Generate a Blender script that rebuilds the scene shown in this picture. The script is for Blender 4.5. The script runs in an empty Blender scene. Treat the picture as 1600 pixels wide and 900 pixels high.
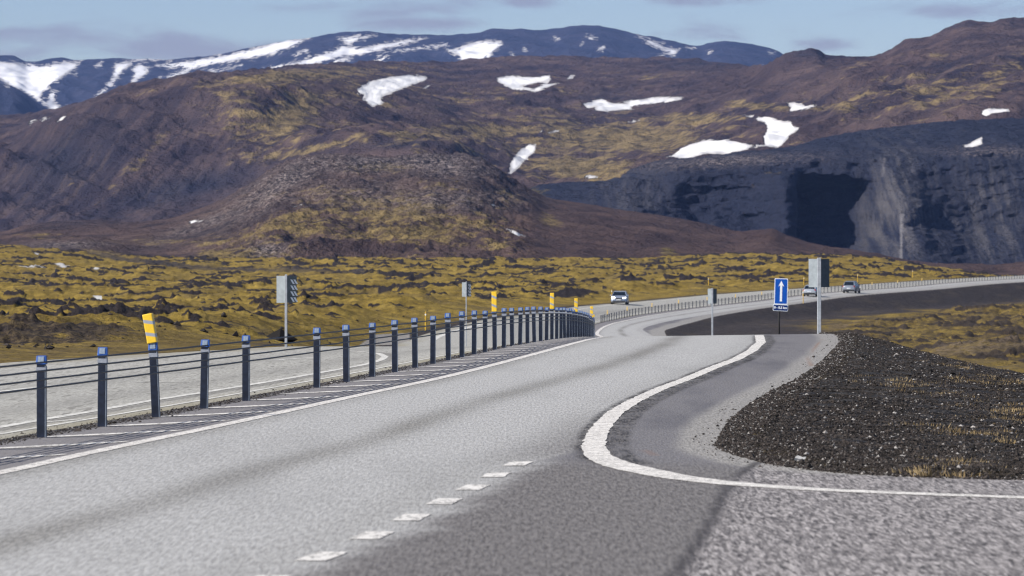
import bpy, math, random
import numpy as np
random.seed(7); rng = np.random.default_rng(11)
R = math.radians
scene = bpy.context.scene
COL = scene.collection

# ------------------------------------------------------------------ camera, sky, sun, exposure
F, PX0, PY0 = 6400.0, 800.0, 407.0          # focal length in photo pixels, centre column, horizon row
cd = bpy.data.cameras.new('camera'); cam = bpy.data.objects.new('camera', cd); COL.objects.link(cam)
cam.location = (0, 0, 0); cam.rotation_euler = (R(90) - math.atan(43 / F), 0, 0)
cd.sensor_width = 36; cd.lens = 144; cd.clip_start = 1; cd.clip_end = 40000
cd.dof.use_dof = True; cd.dof.focus_distance = 62; cd.dof.aperture_fstop = 6.8
scene.camera = cam
SUN_AZ, SUN_EL = R(-114), R(36)               # clockwise from +Y, elevation
sunv = (math.sin(SUN_AZ) * math.cos(SUN_EL), math.cos(SUN_AZ) * math.cos(SUN_EL), math.sin(SUN_EL))
ld = bpy.data.lights.new('sun', 'SUN'); sun = bpy.data.objects.new('sun', ld); COL.objects.link(sun)
ld.energy = 4.9; ld.angle = R(0.5); ld.color = (1.0, 0.95, 0.87)
from mathutils import Vector
sun.rotation_euler = Vector(sunv).to_track_quat('Z', 'Y').to_euler()
scene.view_settings.view_transform = 'Standard'; scene.view_settings.look = 'None'
scene.view_settings.gamma = 1; scene.view_settings.use_curve_mapping = False
scene.view_settings.exposure = 0.62
scene.render.engine = 'CYCLES'
scene.cycles.use_denoising = True; scene.cycles.filter_width = 1.2
scene.cycles.max_bounces = 4; scene.cycles.diffuse_bounces = 2; scene.cycles.volume_bounces = 0

# ------------------------------------------------------------------ node helper
class NT:
    def __init__(s, tree): s.t = tree; tree.nodes.clear()
    def n(s, typ, **kw):
        nd = s.t.nodes.new(typ)
        for k, v in kw.items(): setattr(nd, k, v)
        return nd
    def put(s, sock, v):
        if v is None: return
        if isinstance(v, bpy.types.NodeSocket): s.t.links.new(v, sock)
        else:
            if isinstance(v, (tuple, list)) and len(v) == 3 and sock.type == 'RGBA': v = (*v, 1)
            sock.default_value = v
    def math(s, op, a, b=0.0, c=0.0, clamp=False):
        m = s.n('ShaderNodeMath', operation=op, use_clamp=clamp)
        for i, v in enumerate((a, b, c)): s.put(m.inputs[i], v)
        return m.outputs[0]
    def mix(s, f, a, b, mode='MIX'):
        m = s.n('ShaderNodeMix', data_type='RGBA', blend_type=mode)
        s.put(m.inputs[0], f); s.put(m.inputs[6], a); s.put(m.inputs[7], b)
        return m.outputs[2]
    def noise(s, vec, scale, detail=3, rough=0.55, dist=0.0):
        m = s.n('ShaderNodeTexNoise'); s.put(m.inputs['Vector'], vec)
        m.inputs['Scale'].default_value = scale; m.inputs['Detail'].default_value = detail
        m.inputs['Roughness'].default_value = rough; m.inputs['Distortion'].default_value = dist
        return m.outputs['Fac']
    def voro(s, vec, scale, out='Color'):
        m = s.n('ShaderNodeTexVoronoi'); s.put(m.inputs['Vector'], vec)
        m.inputs['Scale'].default_value = scale
        return m.outputs[out]
    def ramp(s, f, lo, hi, a=0.0, b=1.0):
        m = s.n('ShaderNodeMapRange', interpolation_type='SMOOTHSTEP')
        s.put(m.inputs[0], f); s.put(m.inputs[1], lo); s.put(m.inputs[2], hi); s.put(m.inputs[3], a); s.put(m.inputs[4], b)
        return m.outputs[0]
    def attr(s, name, out='Fac'):
        m = s.n('ShaderNodeAttribute'); m.attribute_name = name
        return m.outputs[out]
    def pos(s, sc=(1, 1, 1)):
        g = s.n('ShaderNodeTexCoord'); m = s.n('ShaderNodeMapping'); m.inputs['Scale'].default_value = sc
        s.t.links.new(g.outputs['Object'], m.inputs[0]); return m.outputs[0]
    def bump(s, h, strength=0.5, dist=0.05):
        m = s.n('ShaderNodeBump'); s.put(m.inputs['Height'], h)
        m.inputs['Strength'].default_value = strength; m.inputs['Distance'].default_value = dist
        return m.outputs[0]
    def out(s, col, rough=0.9, metal=0.0, normal=None, spec=0.3, emis=None, es=0.0):
        b = s.n('ShaderNodeBsdfPrincipled'); o = s.n('ShaderNodeOutputMaterial')
        s.put(b.inputs['Base Color'], col); s.put(b.inputs['Roughness'], rough); s.put(b.inputs['Metallic'], metal)
        s.put(b.inputs['Specular IOR Level'], spec); s.put(b.inputs['Normal'], normal)
        if emis: s.put(b.inputs['Emission Color'], emis); b.inputs['Emission Strength'].default_value = es
        s.t.links.new(b.outputs[0], o.inputs[0]); return b
def mat(name):
    m = bpy.data.materials.new(name); m.use_nodes = True
    return m, NT(m.node_tree)

# ------------------------------------------------------------------ sky
w = bpy.data.worlds.new('World'); scene.world = w; w.use_nodes = True
N = NT(w.node_tree)
sky = N.n('ShaderNodeTexSky', sky_type='NISHITA', sun_disc=False)
sky.sun_elevation = SUN_EL; sky.sun_rotation = SUN_AZ
sky.air_density = 1.0; sky.dust_density = 0.3; sky.ozone_density = 3.0; sky.altitude = 300
g = N.n('ShaderNodeTexCoord'); sp = N.n('ShaderNodeSeparateXYZ'); N.put(sp.inputs[0], g.outputs['Generated'])
ax = N.math('DIVIDE', sp.outputs[0], N.math('MAXIMUM', sp.outputs[1], 0.05))
az = N.math('DIVIDE', sp.outputs[2], N.math('MAXIMUM', sp.outputs[1], 0.05))
cv = N.n('ShaderNodeCombineXYZ'); N.put(cv.inputs[0], N.math('MULTIPLY', ax, 26.0)); N.put(cv.inputs[1], N.math('MULTIPLY', az, 90.0))
cn = N.noise(cv.outputs[0], 0.8, 8, 0.62, 0.4)
blobs = [(590, 10, 220, 22), (60, 60, 220, 26), (300, 72, 230, 26), (1090, 56, 90, 20), (1500, 20, 130, 16), (1090, 2, 110, 9), (20, 82, 90, 22), (1290, 70, 60, 12), (820, 5, 60, 10), (680, 36, 130, 14)]
acc = None
for (bx, by, rx, ry) in blobs:
    dx = N.math('MULTIPLY', N.math('SUBTRACT', ax, (bx - PX0) / F), F / rx)
    dz = N.math('MULTIPLY', N.math('SUBTRACT', az, (PY0 - by) / F), F / ry)
    q = N.math('ADD', N.math('MULTIPLY', dx, dx), N.math('MULTIPLY', dz, dz))
    e = N.math('EXPONENT', N.math('MULTIPLY', q, -1.0))
    acc = e if acc is None else N.math('MAXIMUM', acc, e)
cl = N.ramp(N.math('ADD', N.math('MULTIPLY', acc, 0.5), N.math('MULTIPLY', N.math('SUBTRACT', cn, .5), 1.9)), 0.12, 0.62)
skc = N.mix(1.0, sky.outputs[0], (0.90, 0.90, 1.0), 'MULTIPLY')
skc = N.mix(N.math('MULTIPLY', cl, 0.75), skc, (2.9, 2.9, 3.7))
bg = N.n('ShaderNodeBackground'); N.put(bg.inputs[0], skc); bg.inputs[1].default_value = 0.072
wo = N.n('ShaderNodeOutputWorld'); w.node_tree.links.new(bg.outputs[0], wo.inputs[0])

# ------------------------------------------------------------------ object helpers
def mesh_obj(name, verts, faces, material=None, parent=None, attrs=None, smooth=False):
    me = bpy.data.meshes.new(name)
    v = np.asarray(verts, dtype=np.float32); me.vertices.add(len(v)); me.vertices.foreach_set('co', v.ravel())
    if isinstance(faces, np.ndarray):
        nf, k = faces.shape
        me.loops.add(nf * k); me.loops.foreach_set('vertex_index', faces.astype(np.int32).ravel())
        me.polygons.add(nf); me.polygons.foreach_set('loop_start', np.arange(0, nf * k, k, dtype=np.int32))
    else:
        flat = [i for f in faces for i in f]; st = np.cumsum([0] + [len(f) for f in faces])[:-1]
        me.loops.add(len(flat)); me.loops.foreach_set('vertex_index', np.array(flat, dtype=np.int32))
        me.polygons.add(len(faces)); me.polygons.foreach_set('loop_start', st.astype(np.int32))
    for k, a in (attrs or {}).items():
        a = np.asarray(a, dtype=np.float32)
        if a.ndim == 1: at = me.attributes.new(k, 'FLOAT', 'POINT'); at.data.foreach_set('value', a)
        else:
            at = me.attributes.new(k, 'FLOAT_COLOR', 'POINT')
            at.data.foreach_set('color', np.c_[a, np.ones(len(a), np.float32)].astype(np.float32).ravel())
    me.update(calc_edges=True); me.validate()
    me.shade_smooth() if smooth else me.shade_flat()
    if material: me.materials.append(material)
    o = bpy.data.objects.new(name, me); COL.objects.link(o)
    if parent: o.parent = parent
    return o
def tag(o, label=None, cat=None, group=None, kind=None):
    if label: o['label'] = label
    if cat: o['category'] = cat
    if group: o['group'] = group
    if kind: o['kind'] = kind
    return o
def empty(name, loc, rz=0.0):
    o = bpy.data.objects.new(name, None); COL.objects.link(o); o.location = loc; o.rotation_euler = (0, 0, rz)
    o.empty_display_size = 0.3; return o
def grid_faces(nr, nc):
    i = np.arange(nr - 1)[:, None] * nc + np.arange(nc - 1)[None]
    return np.stack([i, i + 1, i + nc + 1, i + nc], -1).reshape(-1, 4)
def box(x0, x1, y0, y1, z0, z1):
    v = [(x, y, z) for z in (z0, z1) for x, y in ((x0, y0), (x1, y0), (x1, y1), (x0, y1))]
    return v, [(0, 3, 2, 1), (4, 5, 6, 7), (0, 1, 5, 4), (1, 2, 6, 5), (2, 3, 7, 6), (3, 0, 4, 7)]
class MB:
    def __init__(s): s.v = []; s.f = []
    def add(s, v, f):
        b = len(s.v); s.v += [tuple(p) for p in v]; s.f += [tuple(i + b for i in q) for q in f]; return s
    def box(s, *a): return s.add(*box(*a))
    def tube(s, pts, r, n=8, cap=True):
        pts = [Vector(p) for p in pts]; rr = r if hasattr(r, '__len__') else [r] * len(pts); b = len(s.v)
        for i, p in enumerate(pts):
            d = (pts[min(i + 1, len(pts) - 1)] - pts[max(i - 1, 0)]).normalized()
            u = d.cross(Vector((0, 0, 1))) if abs(d.z) < .9 else d.cross(Vector((0, 1, 0)))
            u.normalize(); q = d.cross(u)
            for k in range(n):
                a = 2 * math.pi * k / n; s.v.append(tuple(p + (u * math.cos(a) + q * math.sin(a)) * rr[i]))
        for i in range(len(pts) - 1):
            for k in range(n):
                s.f.append((b + i * n + k, b + i * n + (k + 1) % n, b + (i + 1) * n + (k + 1) % n, b + (i + 1) * n + k))
        if cap:
            s.f.append(tuple(b + k for k in range(n))[::-1]); s.f.append(tuple(b + (len(pts) - 1) * n + k for k in range(n)))
        return s
    def prism(s, poly, z0, z1):           # polygon in x,y extruded in z
        b = len(s.v); n = len(poly)
        s.v += [(x, y, z0) for x, y in poly] + [(x, y, z1) for x, y in poly]
        s.f.append(tuple(b + i for i in range(n))[::-1]); s.f.append(tuple(b + n + i for i in range(n)))
        for i in range(n): s.f.append((b + i, b + (i + 1) % n, b + n + (i + 1) % n, b + n + i))
        return s
    def build(s, name, m, parent=None, smooth=False): return mesh_obj(name, s.v, s.f, m, parent, smooth=smooth)
def bevel(o, wd=0.006, seg=2):
    b = o.modifiers.new('bevel', 'BEVEL'); b.width = wd; b.segments = seg; b.limit_method = 'ANGLE'; return o

# ------------------------------------------------------------------ numpy noise
def _h(ix, iy, seed):
    h = (ix.astype(np.int64) * 374761393 + iy.astype(np.int64) * 668265263 + seed * 1274126177) & 0xFFFFFFFF
    h = ((h ^ (h >> 13)) * 1103515245) & 0xFFFFFFFF
    h = ((h ^ (h >> 16)) * 2246822519) & 0xFFFFFFFF
    return ((h ^ (h >> 15)) & 0xFFFF) / 65535.0 * 2 * math.pi
def perlin(x, y, seed=0):
    ix, iy = np.floor(x), np.floor(y); fx, fy = x - ix, y - iy
    u = fx * fx * fx * (fx * (fx * 6 - 15) + 10); v = fy * fy * fy * (fy * (fy * 6 - 15) + 10)
    def g(dx, dy):
        a = _h(ix + dx, iy + dy, seed); return np.cos(a) * (fx - dx) + np.sin(a) * (fy - dy)
    a = g(0, 0); b = g(1, 0); c = g(0, 1); d = g(1, 1)
    return ((a + (b - a) * u) * (1 - v) + (c + (d - c) * u) * v) * 1.5
def fbm(x, y, o=4, seed=0, gain=0.5):
    s = 0; a = 1.0
    for i in range(o): s = s + a * perlin(x + 13.7 * i, y - 7.3 * i, seed + i * 17); x = x * 2.03; y = y * 2.03; a *= gain
    return s
def ridged(x, y, o=4, seed=0):
    s = 0; a = 1.0
    for i in range(o): s = s + a * (1 - 2 * np.abs(perlin(x, y, seed + i * 31))); x = x * 2.1; y = y * 2.1; a *= 0.5
    return s
def sst(x, a, b):
    t = np.clip((x - a) / (b - a), 0, 1); return t * t * (3 - 2 * t)
def lerp(a, b, t): return a + (b - a) * t
class Curve:                               # smooth 1-D interpolation (monotone cubic)
    def __init__(s, pts):
        p = np.array(pts, float); s.x, s.y = p[:, 0], p[:, 1]
        h = np.diff(s.x); dl = np.diff(s.y) / h; m = np.zeros(len(s.x)); m[0], m[-1] = dl[0], dl[-1]
        for i in range(1, len(m) - 1):
            m[i] = 0 if dl[i - 1] * dl[i] <= 0 else 2 * dl[i - 1] * dl[i] / (dl[i - 1] + dl[i])
            if dl[i - 1] * dl[i] <= 0: m[i] = 0.0
        s.m = m
    def __call__(s, q):
        q = np.asarray(q, float); qq = np.clip(q, s.x[0], s.x[-1]); i = np.clip(np.searchsorted(s.x, qq) - 1, 0, len(s.x) - 2)
        h = s.x[i + 1] - s.x[i]; t = (qq - s.x[i]) / h
        r = (2*t**3 - 3*t**2 + 1) * s.y[i] + (t**3 - 2*t**2 + t) * h * s.m[i] + (-2*t**3 + 3*t**2) * s.y[i+1] + (t**3 - t**2) * h * s.m[i+1]
        return r + np.where(q > s.x[-1], (q - s.x[-1]) * s.m[-1], 0) + np.where(q < s.x[0], (q - s.x[0]) * s.m[0], 0)
def sdf(px, py, poly):                     # signed distance, positive inside
    P = np.array(poly, float); n = len(P); d = np.full(px.shape, 1e9); ins = np.zeros(px.shape, bool)
    for i in range(n):
        a, b = P[i], P[(i + 1) % n]; e = b - a; wx, wy = px - a[0], py - a[1]
        t = np.clip((wx * e[0] + wy * e[1]) / (e @ e + 1e-9), 0, 1)
        d = np.minimum(d, (wx - e[0] * t) ** 2 + (wy - e[1] * t) ** 2)
        c = ((a[1] <= py) & (b[1] > py)) | ((b[1] <= py) & (a[1] > py))
        ins ^= c & (px < a[0] + (py - a[1]) / (e[1] if abs(e[1]) > 1e-9 else 1e-9) * e[0])
    return np.where(ins, 1, -1) * np.sqrt(d)

# ------------------------------------------------------------------ lie of the land (metres; camera at the origin, road runs along +Y)
zR = Curve([(0, -1.6), (55, -1.6), (62, -1.6007), (75, -1.64), (90, -1.762), (100, -1.888), (112, -2.087), (130, -2.48), (150, -3.06), (180, -4.19), (220, -5.25), (260, -5.78), (300, -5.9), (350, -5.93), (390, -5.85), (420, -5.6), (450, -5.35), (473, -5.15), (497, -4.95), (525, -4.55), (550, -4.25), (595, -3.95), (645, -3.4), (700, -3.1), (800, -2.6), (1100, -1.5)])
zL = Curve([(0, -1.6), (50, -1.6), (65, -1.645), (80, -1.78), (90, -1.92), (102, -2.14), (120, -2.58), (150, -3.5), (190, -4.4), (230, -4.75), (262, -5.0), (300, -5.02), (353, -4.9), (389, -4.8), (421, -4.8), (450, -4.8), (516, -4.35), (600, -3.75), (700, -3.0), (800, -2.5), (1100, -1.4)])
Xb = Curve([(8, -7.6), (20, -6.25), (30, -5.1), (37, -4.25), (46.7, -3.03), (56.3, -1.93), (66, -1.03), (80.5, 0), (100, 1.2), (112, 1.75), (122, 2.2), (135, 2.66), (150, 2.97), (200, 4.0), (250, 5.1), (290, 5.75), (312, 5.76), (328, 5.75), (350, 6.3), (381, 8.1), (411, 11.7), (427, 14.4), (450, 18.8), (473, 23.9), (525, 36), (550, 43), (595, 55.8), (645, 70.5), (700, 87.5), (800, 120), (1100, 225)])
Xl = Curve([(8, -6.5), (20, -5.15), (30, -3.95), (35, -3.4), (39.2, -2.88), (48, -1.88), (56.6, -0.88), (66, 0.0), (80.5, 1.05), (112, 2.65), (150, 4.0), (200, 5.6), (250, 6.8), (290, 7.15), (312, 7.05), (325, 6.8), (350, 7.5), (381, 9.3), (411, 12.9), (427, 15.6), (450, 20.0), (473, 25.1), (525, 37.2), (550, 44.2), (595, 57), (645, 71.7), (700, 88.7), (800, 121), (1100, 226)])
XR = Curve([(8, 40), (28.4, 24), (29.3, 8.0), (29.8, 3.9), (30.3, 2.9), (31.2, 2.3), (32.5, 1.98), (35, 1.77), (37.5, 1.92), (42.1, 2.3), (49.2, 3.07), (53, 3.56), (61, 4.5), (73, 5.7), (85, 6.8), (112, 8.5), (150, 9.3), (200, 10.1), (280, 11.2), (312, 11.6), (345, 12.5), (368, 14.3), (390, 16.2), (411, 18.6), (427, 20.8), (450, 24.8), (473, 29.4), (525, 41.4), (550, 48.4), (595, 61.2), (645, 76), (700, 93), (800, 126), (1100, 231)])
XLL = Curve([(8, -20), (20, -13), (40, -10), (63.5, -8), (72, -6.8), (88, -5.1), (102, -4.9), (125, -5.2), (200, -6.2), (262, -5.8), (323, -3.2), (353, -0.6), (389, 3.0), (421, 6.5), (450, 10.8), (473, 15.4), (516, 25.2), (550, 34), (595, 46.8), (645, 61.5), (700, 78.5), (800, 111), (1100, 216)])
zLf = Curve([(0, -1.5), (60, -1.5), (90, -1.66), (110, -1.8), (150, -2.25), (200, -2.8), (262, -3.45), (323, -3.95), (400, -4.0), (450, -4.0), (516, -3.85), (600, -3.6)])
zRf = Curve([(0, -2.2), (50, -2.6), (80, -3.2), (150, -4.6), (250, -5.85), (400, -6.6), (600, -6.3), (800, -5.6), (1100, -5.6)])
ytop = Curve([(-2000, 380), (-200, 384), (0, 387), (100, 394), (200, 403), (400, 407), (1000, 407), (1090, 402), (1180, 398), (1300, 403), (1400, 411), (1500, 425), (1560, 433), (1700, 440), (3000, 445)])
def zroad(x, d):
    b = Xb(d); z = lerp(zL(d), zR(d), sst(x - b, -np.interp(d, [0, 120, 300], [1.6, 1.6, 8.5]), 0.3))
    z = z + 0.014 * np.clip(x - Xl(d), 0, 8) * sst(d, 62, 105) * (1 - sst(d, 150, 250))
    z = z - 0.05 * np.clip(x - b - 0.5, 0, 12) * sst(d, 340, 430)
    return z
def ground_z(x, d):                        # terrain without small relief
    z = zroad(x, d); px = PX0 + F * x / np.maximum(d, 1)
    zt = -(ytop(px) - PY0) / F * 1100
    lf = np.where(d < 600, zLf(d), lerp(-3.6, zt, sst(d, 600, 1120)))
    lf = lf - sst(d, 1130, 1700) * 22
    rf = zRf(d) - sst(d, 1130, 1700) * 20
    far = sst(d, 720, 850)
    wl = np.interp(d, [0, 80, 250, 600], [3, 4, 9, 14])
    dl = XLL(d) - x; tl = sst(dl, 0.4, wl + 0.4)
    z = lerp(z, lf, tl)
    dr = x - XR(d)
    sl = np.interp(d, [0, 50, 70, 85, 112, 260], [0.05, 0.06, 0.17, 0.27, 0.42, 0.34])
    off = np.interp(d, [0, 60, 85, 250], [1.0, .6, .2, .4])
    k = np.maximum(dr - off, 0)
    zs = zroad(XR(d), d) - sl * (k * k / (k + 0.6))
    zr = np.maximum(zs, rf); m = 0.5; zr = 0.5 * (zs + rf + np.sqrt((zs - rf) ** 2 + 0.05)) 
    z = np.where(dr > 0, lerp(z, zr, sst(dr, 0, off + 0.2)), z)
    # beyond the far road both sides merge into the open moss field
    z = lerp(z, np.where(x > XLL(d) + 4, np.minimum(lf, rf + 30 * sst(d, 700, 1100) * 0.2), lf), far)
    return z
def proj(x, d, z): return PX0 + F * x / d, PY0 - F * z / d
def hit(px, py, dmin=9.0, dmax=112.0, zf=zroad):    # where the sight line meets the land
    d = np.linspace(dmin, dmax, 6000); x = (px - PX0) / F * d; z = zf(x, d)
    s = PY0 - F * z / d - py; i = np.argmax(s <= 0) if (s <= 0).any() else len(s) - 1
    if i == 0: return float(x[0]), float(d[0])
    t = s[i - 1] / (s[i - 1] - s[i]) if s[i - 1] != s[i] else 0
    dd = d[i - 1] + (d[i] - d[i - 1]) * min(max(t, 0), 1)
    return float((px - PX0) / F * dd), float(dd)

# ------------------------------------------------------------------ ground sheet
cols = np.concatenate([-np.geomspace(9000, 420, 46), np.arange(-400, 2001, 3.1), np.geomspace(2020, 11000, 46)])
ny = np.arange(1560, 576, -3.0); dn = 1.6 * F / (ny - PY0)
dm = [dn[-1]]
while dm[-1] < 1200: dm.append(dm[-1] * (1.0052 if dm[-1] > 75 else 1.0045))
dfar = np.geomspace(dm[-1] * 1.02, 12300, 46)
D = np.concatenate([dn, dm[1:], dfar])
dg, pg = np.meshgrid(D, cols, indexing='ij'); xg = (pg - PX0) / F * dg
zg = ground_z(xg, dg)
sR = (xg - XR(dg)); slope = (XR(dg + .25) - XR(dg - .25)) / .5; sR = sR / np.sqrt(1 + slope ** 2)
sLft = XLL(dg) - xg
outR, outL = sst(sR, -0.05, 0.5), sst(sLft, -0.1, 0.6)
inside = (1 - outR) * (1 - outL) * (1 - sst(dg, 740, 800))
zbase = zg.copy()
rug = fbm(xg / 0.9, dg / 0.9, 3, 5)
zg = zg - 0.09 * inside + (0.035 + 0.035 * rug) * outR * (dg < 160)
# hummocks and lava outcrops on the moss
fieldL = sst(sLft, 0.6, 5 + dg * 0.02); fieldR = sst(sR, 9, 20) * sst(dg, 150, 260)
farm = np.clip(sst(dg, 745, 850), 0, 1); field = np.clip(np.maximum(np.maximum(fieldL, fieldR), farm), 0, 1)
big = fbm(xg / 26, dg / 34, 3, 21); med = fbm(xg / 6.5, dg / 9, 4, 33); sm = fbm(xg / 1.3, dg / 1.3, 4, 61, 0.6)
rk = fbm(xg / 12, dg / 17, 4, 81, 0.6) + 0.35 * fbm(xg / 3.2, dg / 3.2, 3, 90, 0.6)
rock = sst(rk, np.where(sR > 0, .22, .33), np.where(sR > 0, .50, .53)) * field
amp = field * np.interp(dg, [60, 90, 200, 600, 1100], [0.3, 0.7, 1, 1.25, 1.5])
zg = zg + amp * (0.55 * big + 0.42 * med + 0.17 * sm) + rock * amp * (0.16 + 0.20 * np.abs(sm) + 0.10 * ridged(xg / .5, dg / .7, 2, 71))
zg = np.where(dg > 1700, zg - 4, zg)
zg = zg + 0.10 * fbm(xg / 2.2, dg / 2.2, 3, 91) * sst(sR, 1.5, 5) * (1 - fieldR)
# what covers the ground
qx, qy = proj(xg, dg, zbase)
grav = np.clip(outR * (dg < 130), 0, 1)
tuft = sst(sR, 2.2, 6.5) * (dg < 200)
emb = sst(sR, -0.2, 0.4) * (dg > 112) * (1 - sst(sR + 5 * fbm(xg / 12, dg / 20, 2, 44), 9, 17)) * (1 - farm)
track_px = [(90, 390), (210, 406), (300, 414), (420, 422), (570, 425), (570, 430), (420, 428), (300, 421), (200, 413)]
emb = np.maximum(emb, .85 * sst(sdf(qx, qy, track_px), -1, 1.5) * (dg > 250))
emb = np.maximum(emb, sst(sLft, -0.3, 0.3) * (1 - sst(sLft, 0.8, 2.6)) * (dg > 100))
sidetrack = (sdf(qx, qy, [(560, 540), (585, 524), (640, 520), (640, 538)]) > 0) & (dg > 215) & (dg < 330)
snowp = [[(14, 419), (60, 417), (95, 421), (50, 423)], [(125, 420), (165, 421), (150, 424)], [(143, 468), (160, 468), (158, 471)], [(40, 396), (62, 399), (60, 401)], [(80, 412), (110, 414), (100, 416)]]
gs = np.full(xg.shape, -50.0)
for p in snowp: gs = np.maximum(gs, sdf(qx, qy, p))
gs = np.where(dg > 200, gs, -50)
tan = np.maximum(sst(sdf(qx, qy, [(1420, 556), (1480, 545), (1620, 536), (1750, 530), (1750, 548), (1620, 552), (1500, 558)]), -3, 4), 0) * (dg > 130) + \
    sst(sdf(qx, qy, [(1285, 517), (1300, 508), (1345, 506), (1320, 512)]), -1, 1.5) * (dg > 130) * 1.6
verts = np.stack([xg, dg, zg], -1).reshape(-1, 3)
m, N = mat('ground')
P = N.pos()
n1 = N.noise(P, 0.35, 6, 0.65); n2 = N.noise(P, 2.2, 5, 0.65); n3 = N.noise(P, 11.0, 4, 0.7); n4 = N.noise(P, 0.09, 4, .6)
moss = N.mix(N.ramp(n2, .3, .7), (.072, .050, .012), (.225, .150, .020))
moss = N.mix(N.ramp(n1, .38, .66), moss, (.32, .222, .042))
moss = N.mix(N.ramp(n4, .50, .68, 0, .7), moss, (.135, .098, .038))
n5 = N.noise(N.pos((1, .45, 1)), 7.0, 5, .75)
moss = N.mix(N.ramp(n5, .50, .64, 0, .7), moss, (.095, .064, .026))
moss = N.mix(N.ramp(n3, .52, .68, 0, .8), moss, (.034, .025, .015))
rockc = N.mix(N.ramp(n3, .3, .7), (.006, .005, .006), (.042, .032, .030))
rf = N.ramp(N.math('ADD', N.attr('rock'), N.math('MULTIPLY', N.math('SUBTRACT', n2, .5), .9)), .38, .6)
c = N.mix(rf, moss, rockc)
rfield = N.attr('rightfield')
c = N.mix(N.math('MULTIPLY', rfield, N.ramp(N.math('ADD', N.math('MULTIPLY', n2, .5), N.math('MULTIPLY', n1, .5)), .40, .56, 1.0, .35)), c, N.mix(n3, (.028, .021, .016), (.075, .055, .034)))
c = N.mix(N.math('MULTIPLY', N.attr('nearf'), N.ramp(n2, .35, .62)), c, N.mix(N.ramp(n5, .38, .62), (.040, .028, .018), (.150, .108, .05)))
embc = N.mix(N.ramp(N.noise(P, 1.6, 7, .8), .3, .7), (.014, .012, .012), (.066, .054, .052))
embc = N.mix(N.ramp(N.noise(N.pos((.12, .05, 1)), 1.0, 4, .6), .5, .7, 0, .5), embc, (.085, .068, .05))
c = N.mix(N.attr('emb'), c, embc)
vg = N.voro(P, 26.0); sv = N.n('ShaderNodeSeparateColor'); N.put(sv.inputs[0], vg)
vf = N.math('POWER', sv.outputs[0], 3.0)
gc = N.mix(vf, (.010, .009, .009), (.085, .078, .074))
gc = N.mix(N.ramp(n1, .4, .65, 0, .5), gc, N.mix(vf, (.03, .027, .024), (.09, .08, .075)))
tf = N.math('MULTIPLY', N.attr('tuft'), N.ramp(N.noise(P, 1.6, 6, .75), .42, .60))
gc = N.mix(tf, gc, N.mix(n3, (.050, .034, .018), (.19, .13, .065)))
c = N.mix(N.attr('gravel'), c, gc)
c = N.mix(N.math('MULTIPLY', N.attr('tan'), N.ramp(n2, .42, .62)), c, (.15, .112, .075))
c = N.mix(N.attr('track'), c, (.27, .25, .225))
c = N.mix(N.ramp(N.math('ADD', N.attr('snow'), N.math('MULTIPLY', N.math('SUBTRACT', n1, .5), 3)), -.4, .4), c, (.50, .49, .48))
hh = N.math('ADD', N.math('MULTIPLY', n2, .25), N.math('MULTIPLY', n3, .07))
N.out(c, .95, normal=N.bump(hh, 0.9, 1.0), spec=.15)
ground = mesh_obj('ground', verts, grid_faces(len(D), len(cols)), m, attrs=dict(
    rock=rock.ravel(), gravel=grav.ravel(), emb=np.clip(emb, 0, 1).ravel(), tuft=tuft.ravel(), tan=np.clip(tan, 0, 1).ravel(),
    track=sidetrack.astype(float).ravel(), snow=gs.ravel(), rightfield=fieldR.ravel(), nearf=(sst(dg, 128, 80) * fieldL * .85).ravel() if False else ((1 - sst(dg, 75, 125)) * .85).ravel()), smooth=True)
tag(ground, kind='structure')

# ------------------------------------------------------------------ roads
def sheet(name, dlist, xa, xb, nc, lift, material, attrs=None, clipx=None):
    dl = np.asarray(dlist); t = np.linspace(0, 1, nc)[None]
    a, b = xa(dl)[:, None], xb(dl)[:, None]
    X = a + (b - a) * t; Dd = np.repeat(dl[:, None], nc, 1); Z = zroad(X, Dd) + lift
    at = {k: f(X, Dd).ravel() for k, f in (attrs or {}).items()}
    o = mesh_obj(name, np.stack([X, Dd, Z], -1).reshape(-1, 3), grid_faces(len(dl), nc), material, attrs=at, smooth=True)
    return tag(o, kind='structure')
rd = np.concatenate([np.arange(8, 22, .3), np.arange(22, 42, .1), np.arange(42, 60, .2), np.arange(60, 130, .45), np.arange(130, 460, 1.6), np.arange(460, 800, 3)])
m_road, N = mat('asphalt'); P = N.pos((1, .085, 1))
g1 = N.noise(P, 40, 3, .8); g2 = N.noise(P, 60, 2, .7); g3 = N.noise(P, 0.8, 4, .6); g4 = N.noise(N.pos((1.2, .12, 1)), 1.0, 4, .6)
vs = N.n('ShaderNodeSeparateColor'); N.put(vs.inputs[0], N.voro(P, 60)); grain = vs.outputs[0]
lane = N.mix(N.ramp(g1, .32, .68), (.255, .248, .236), (.44, .432, .416))
lane = N.mix(N.math('MULTIPLY', N.attr('wheel'), .85), lane, N.mix(N.ramp(g1, .32, .68), (.075, .068, .056), (.20, .186, .16)))
lane = N.mix(N.ramp(g4, .5, .75, 0, .25), lane, (.2, .195, .185))
dark = N.mix(N.ramp(g1, .33, .67), (.072, .064, .060), (.195, .180, .170))
dark = N.mix(N.ramp(g3, .4, .7, 0, .35), dark, (.16, .15, .145))
shd = N.mix(N.ramp(g2, .25, .75), (.100, .094, .095), (.195, .184, .185))
shd = N.mix(N.ramp(g4, .45, .7, 0, .45), shd, (.047, .045, .056))
coarse = N.mix(N.math('POWER', N.math('ADD', N.math('MULTIPLY', grain, .5), N.math('MULTIPLY', N.ramp(g1, .3, .7), .5)), 1.5), (.030, .025, .024), (.50, .46, .44))
dust = N.mix(N.ramp(g1, .3, .7), (.15, .14, .125), (.38, .36, .33))
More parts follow.
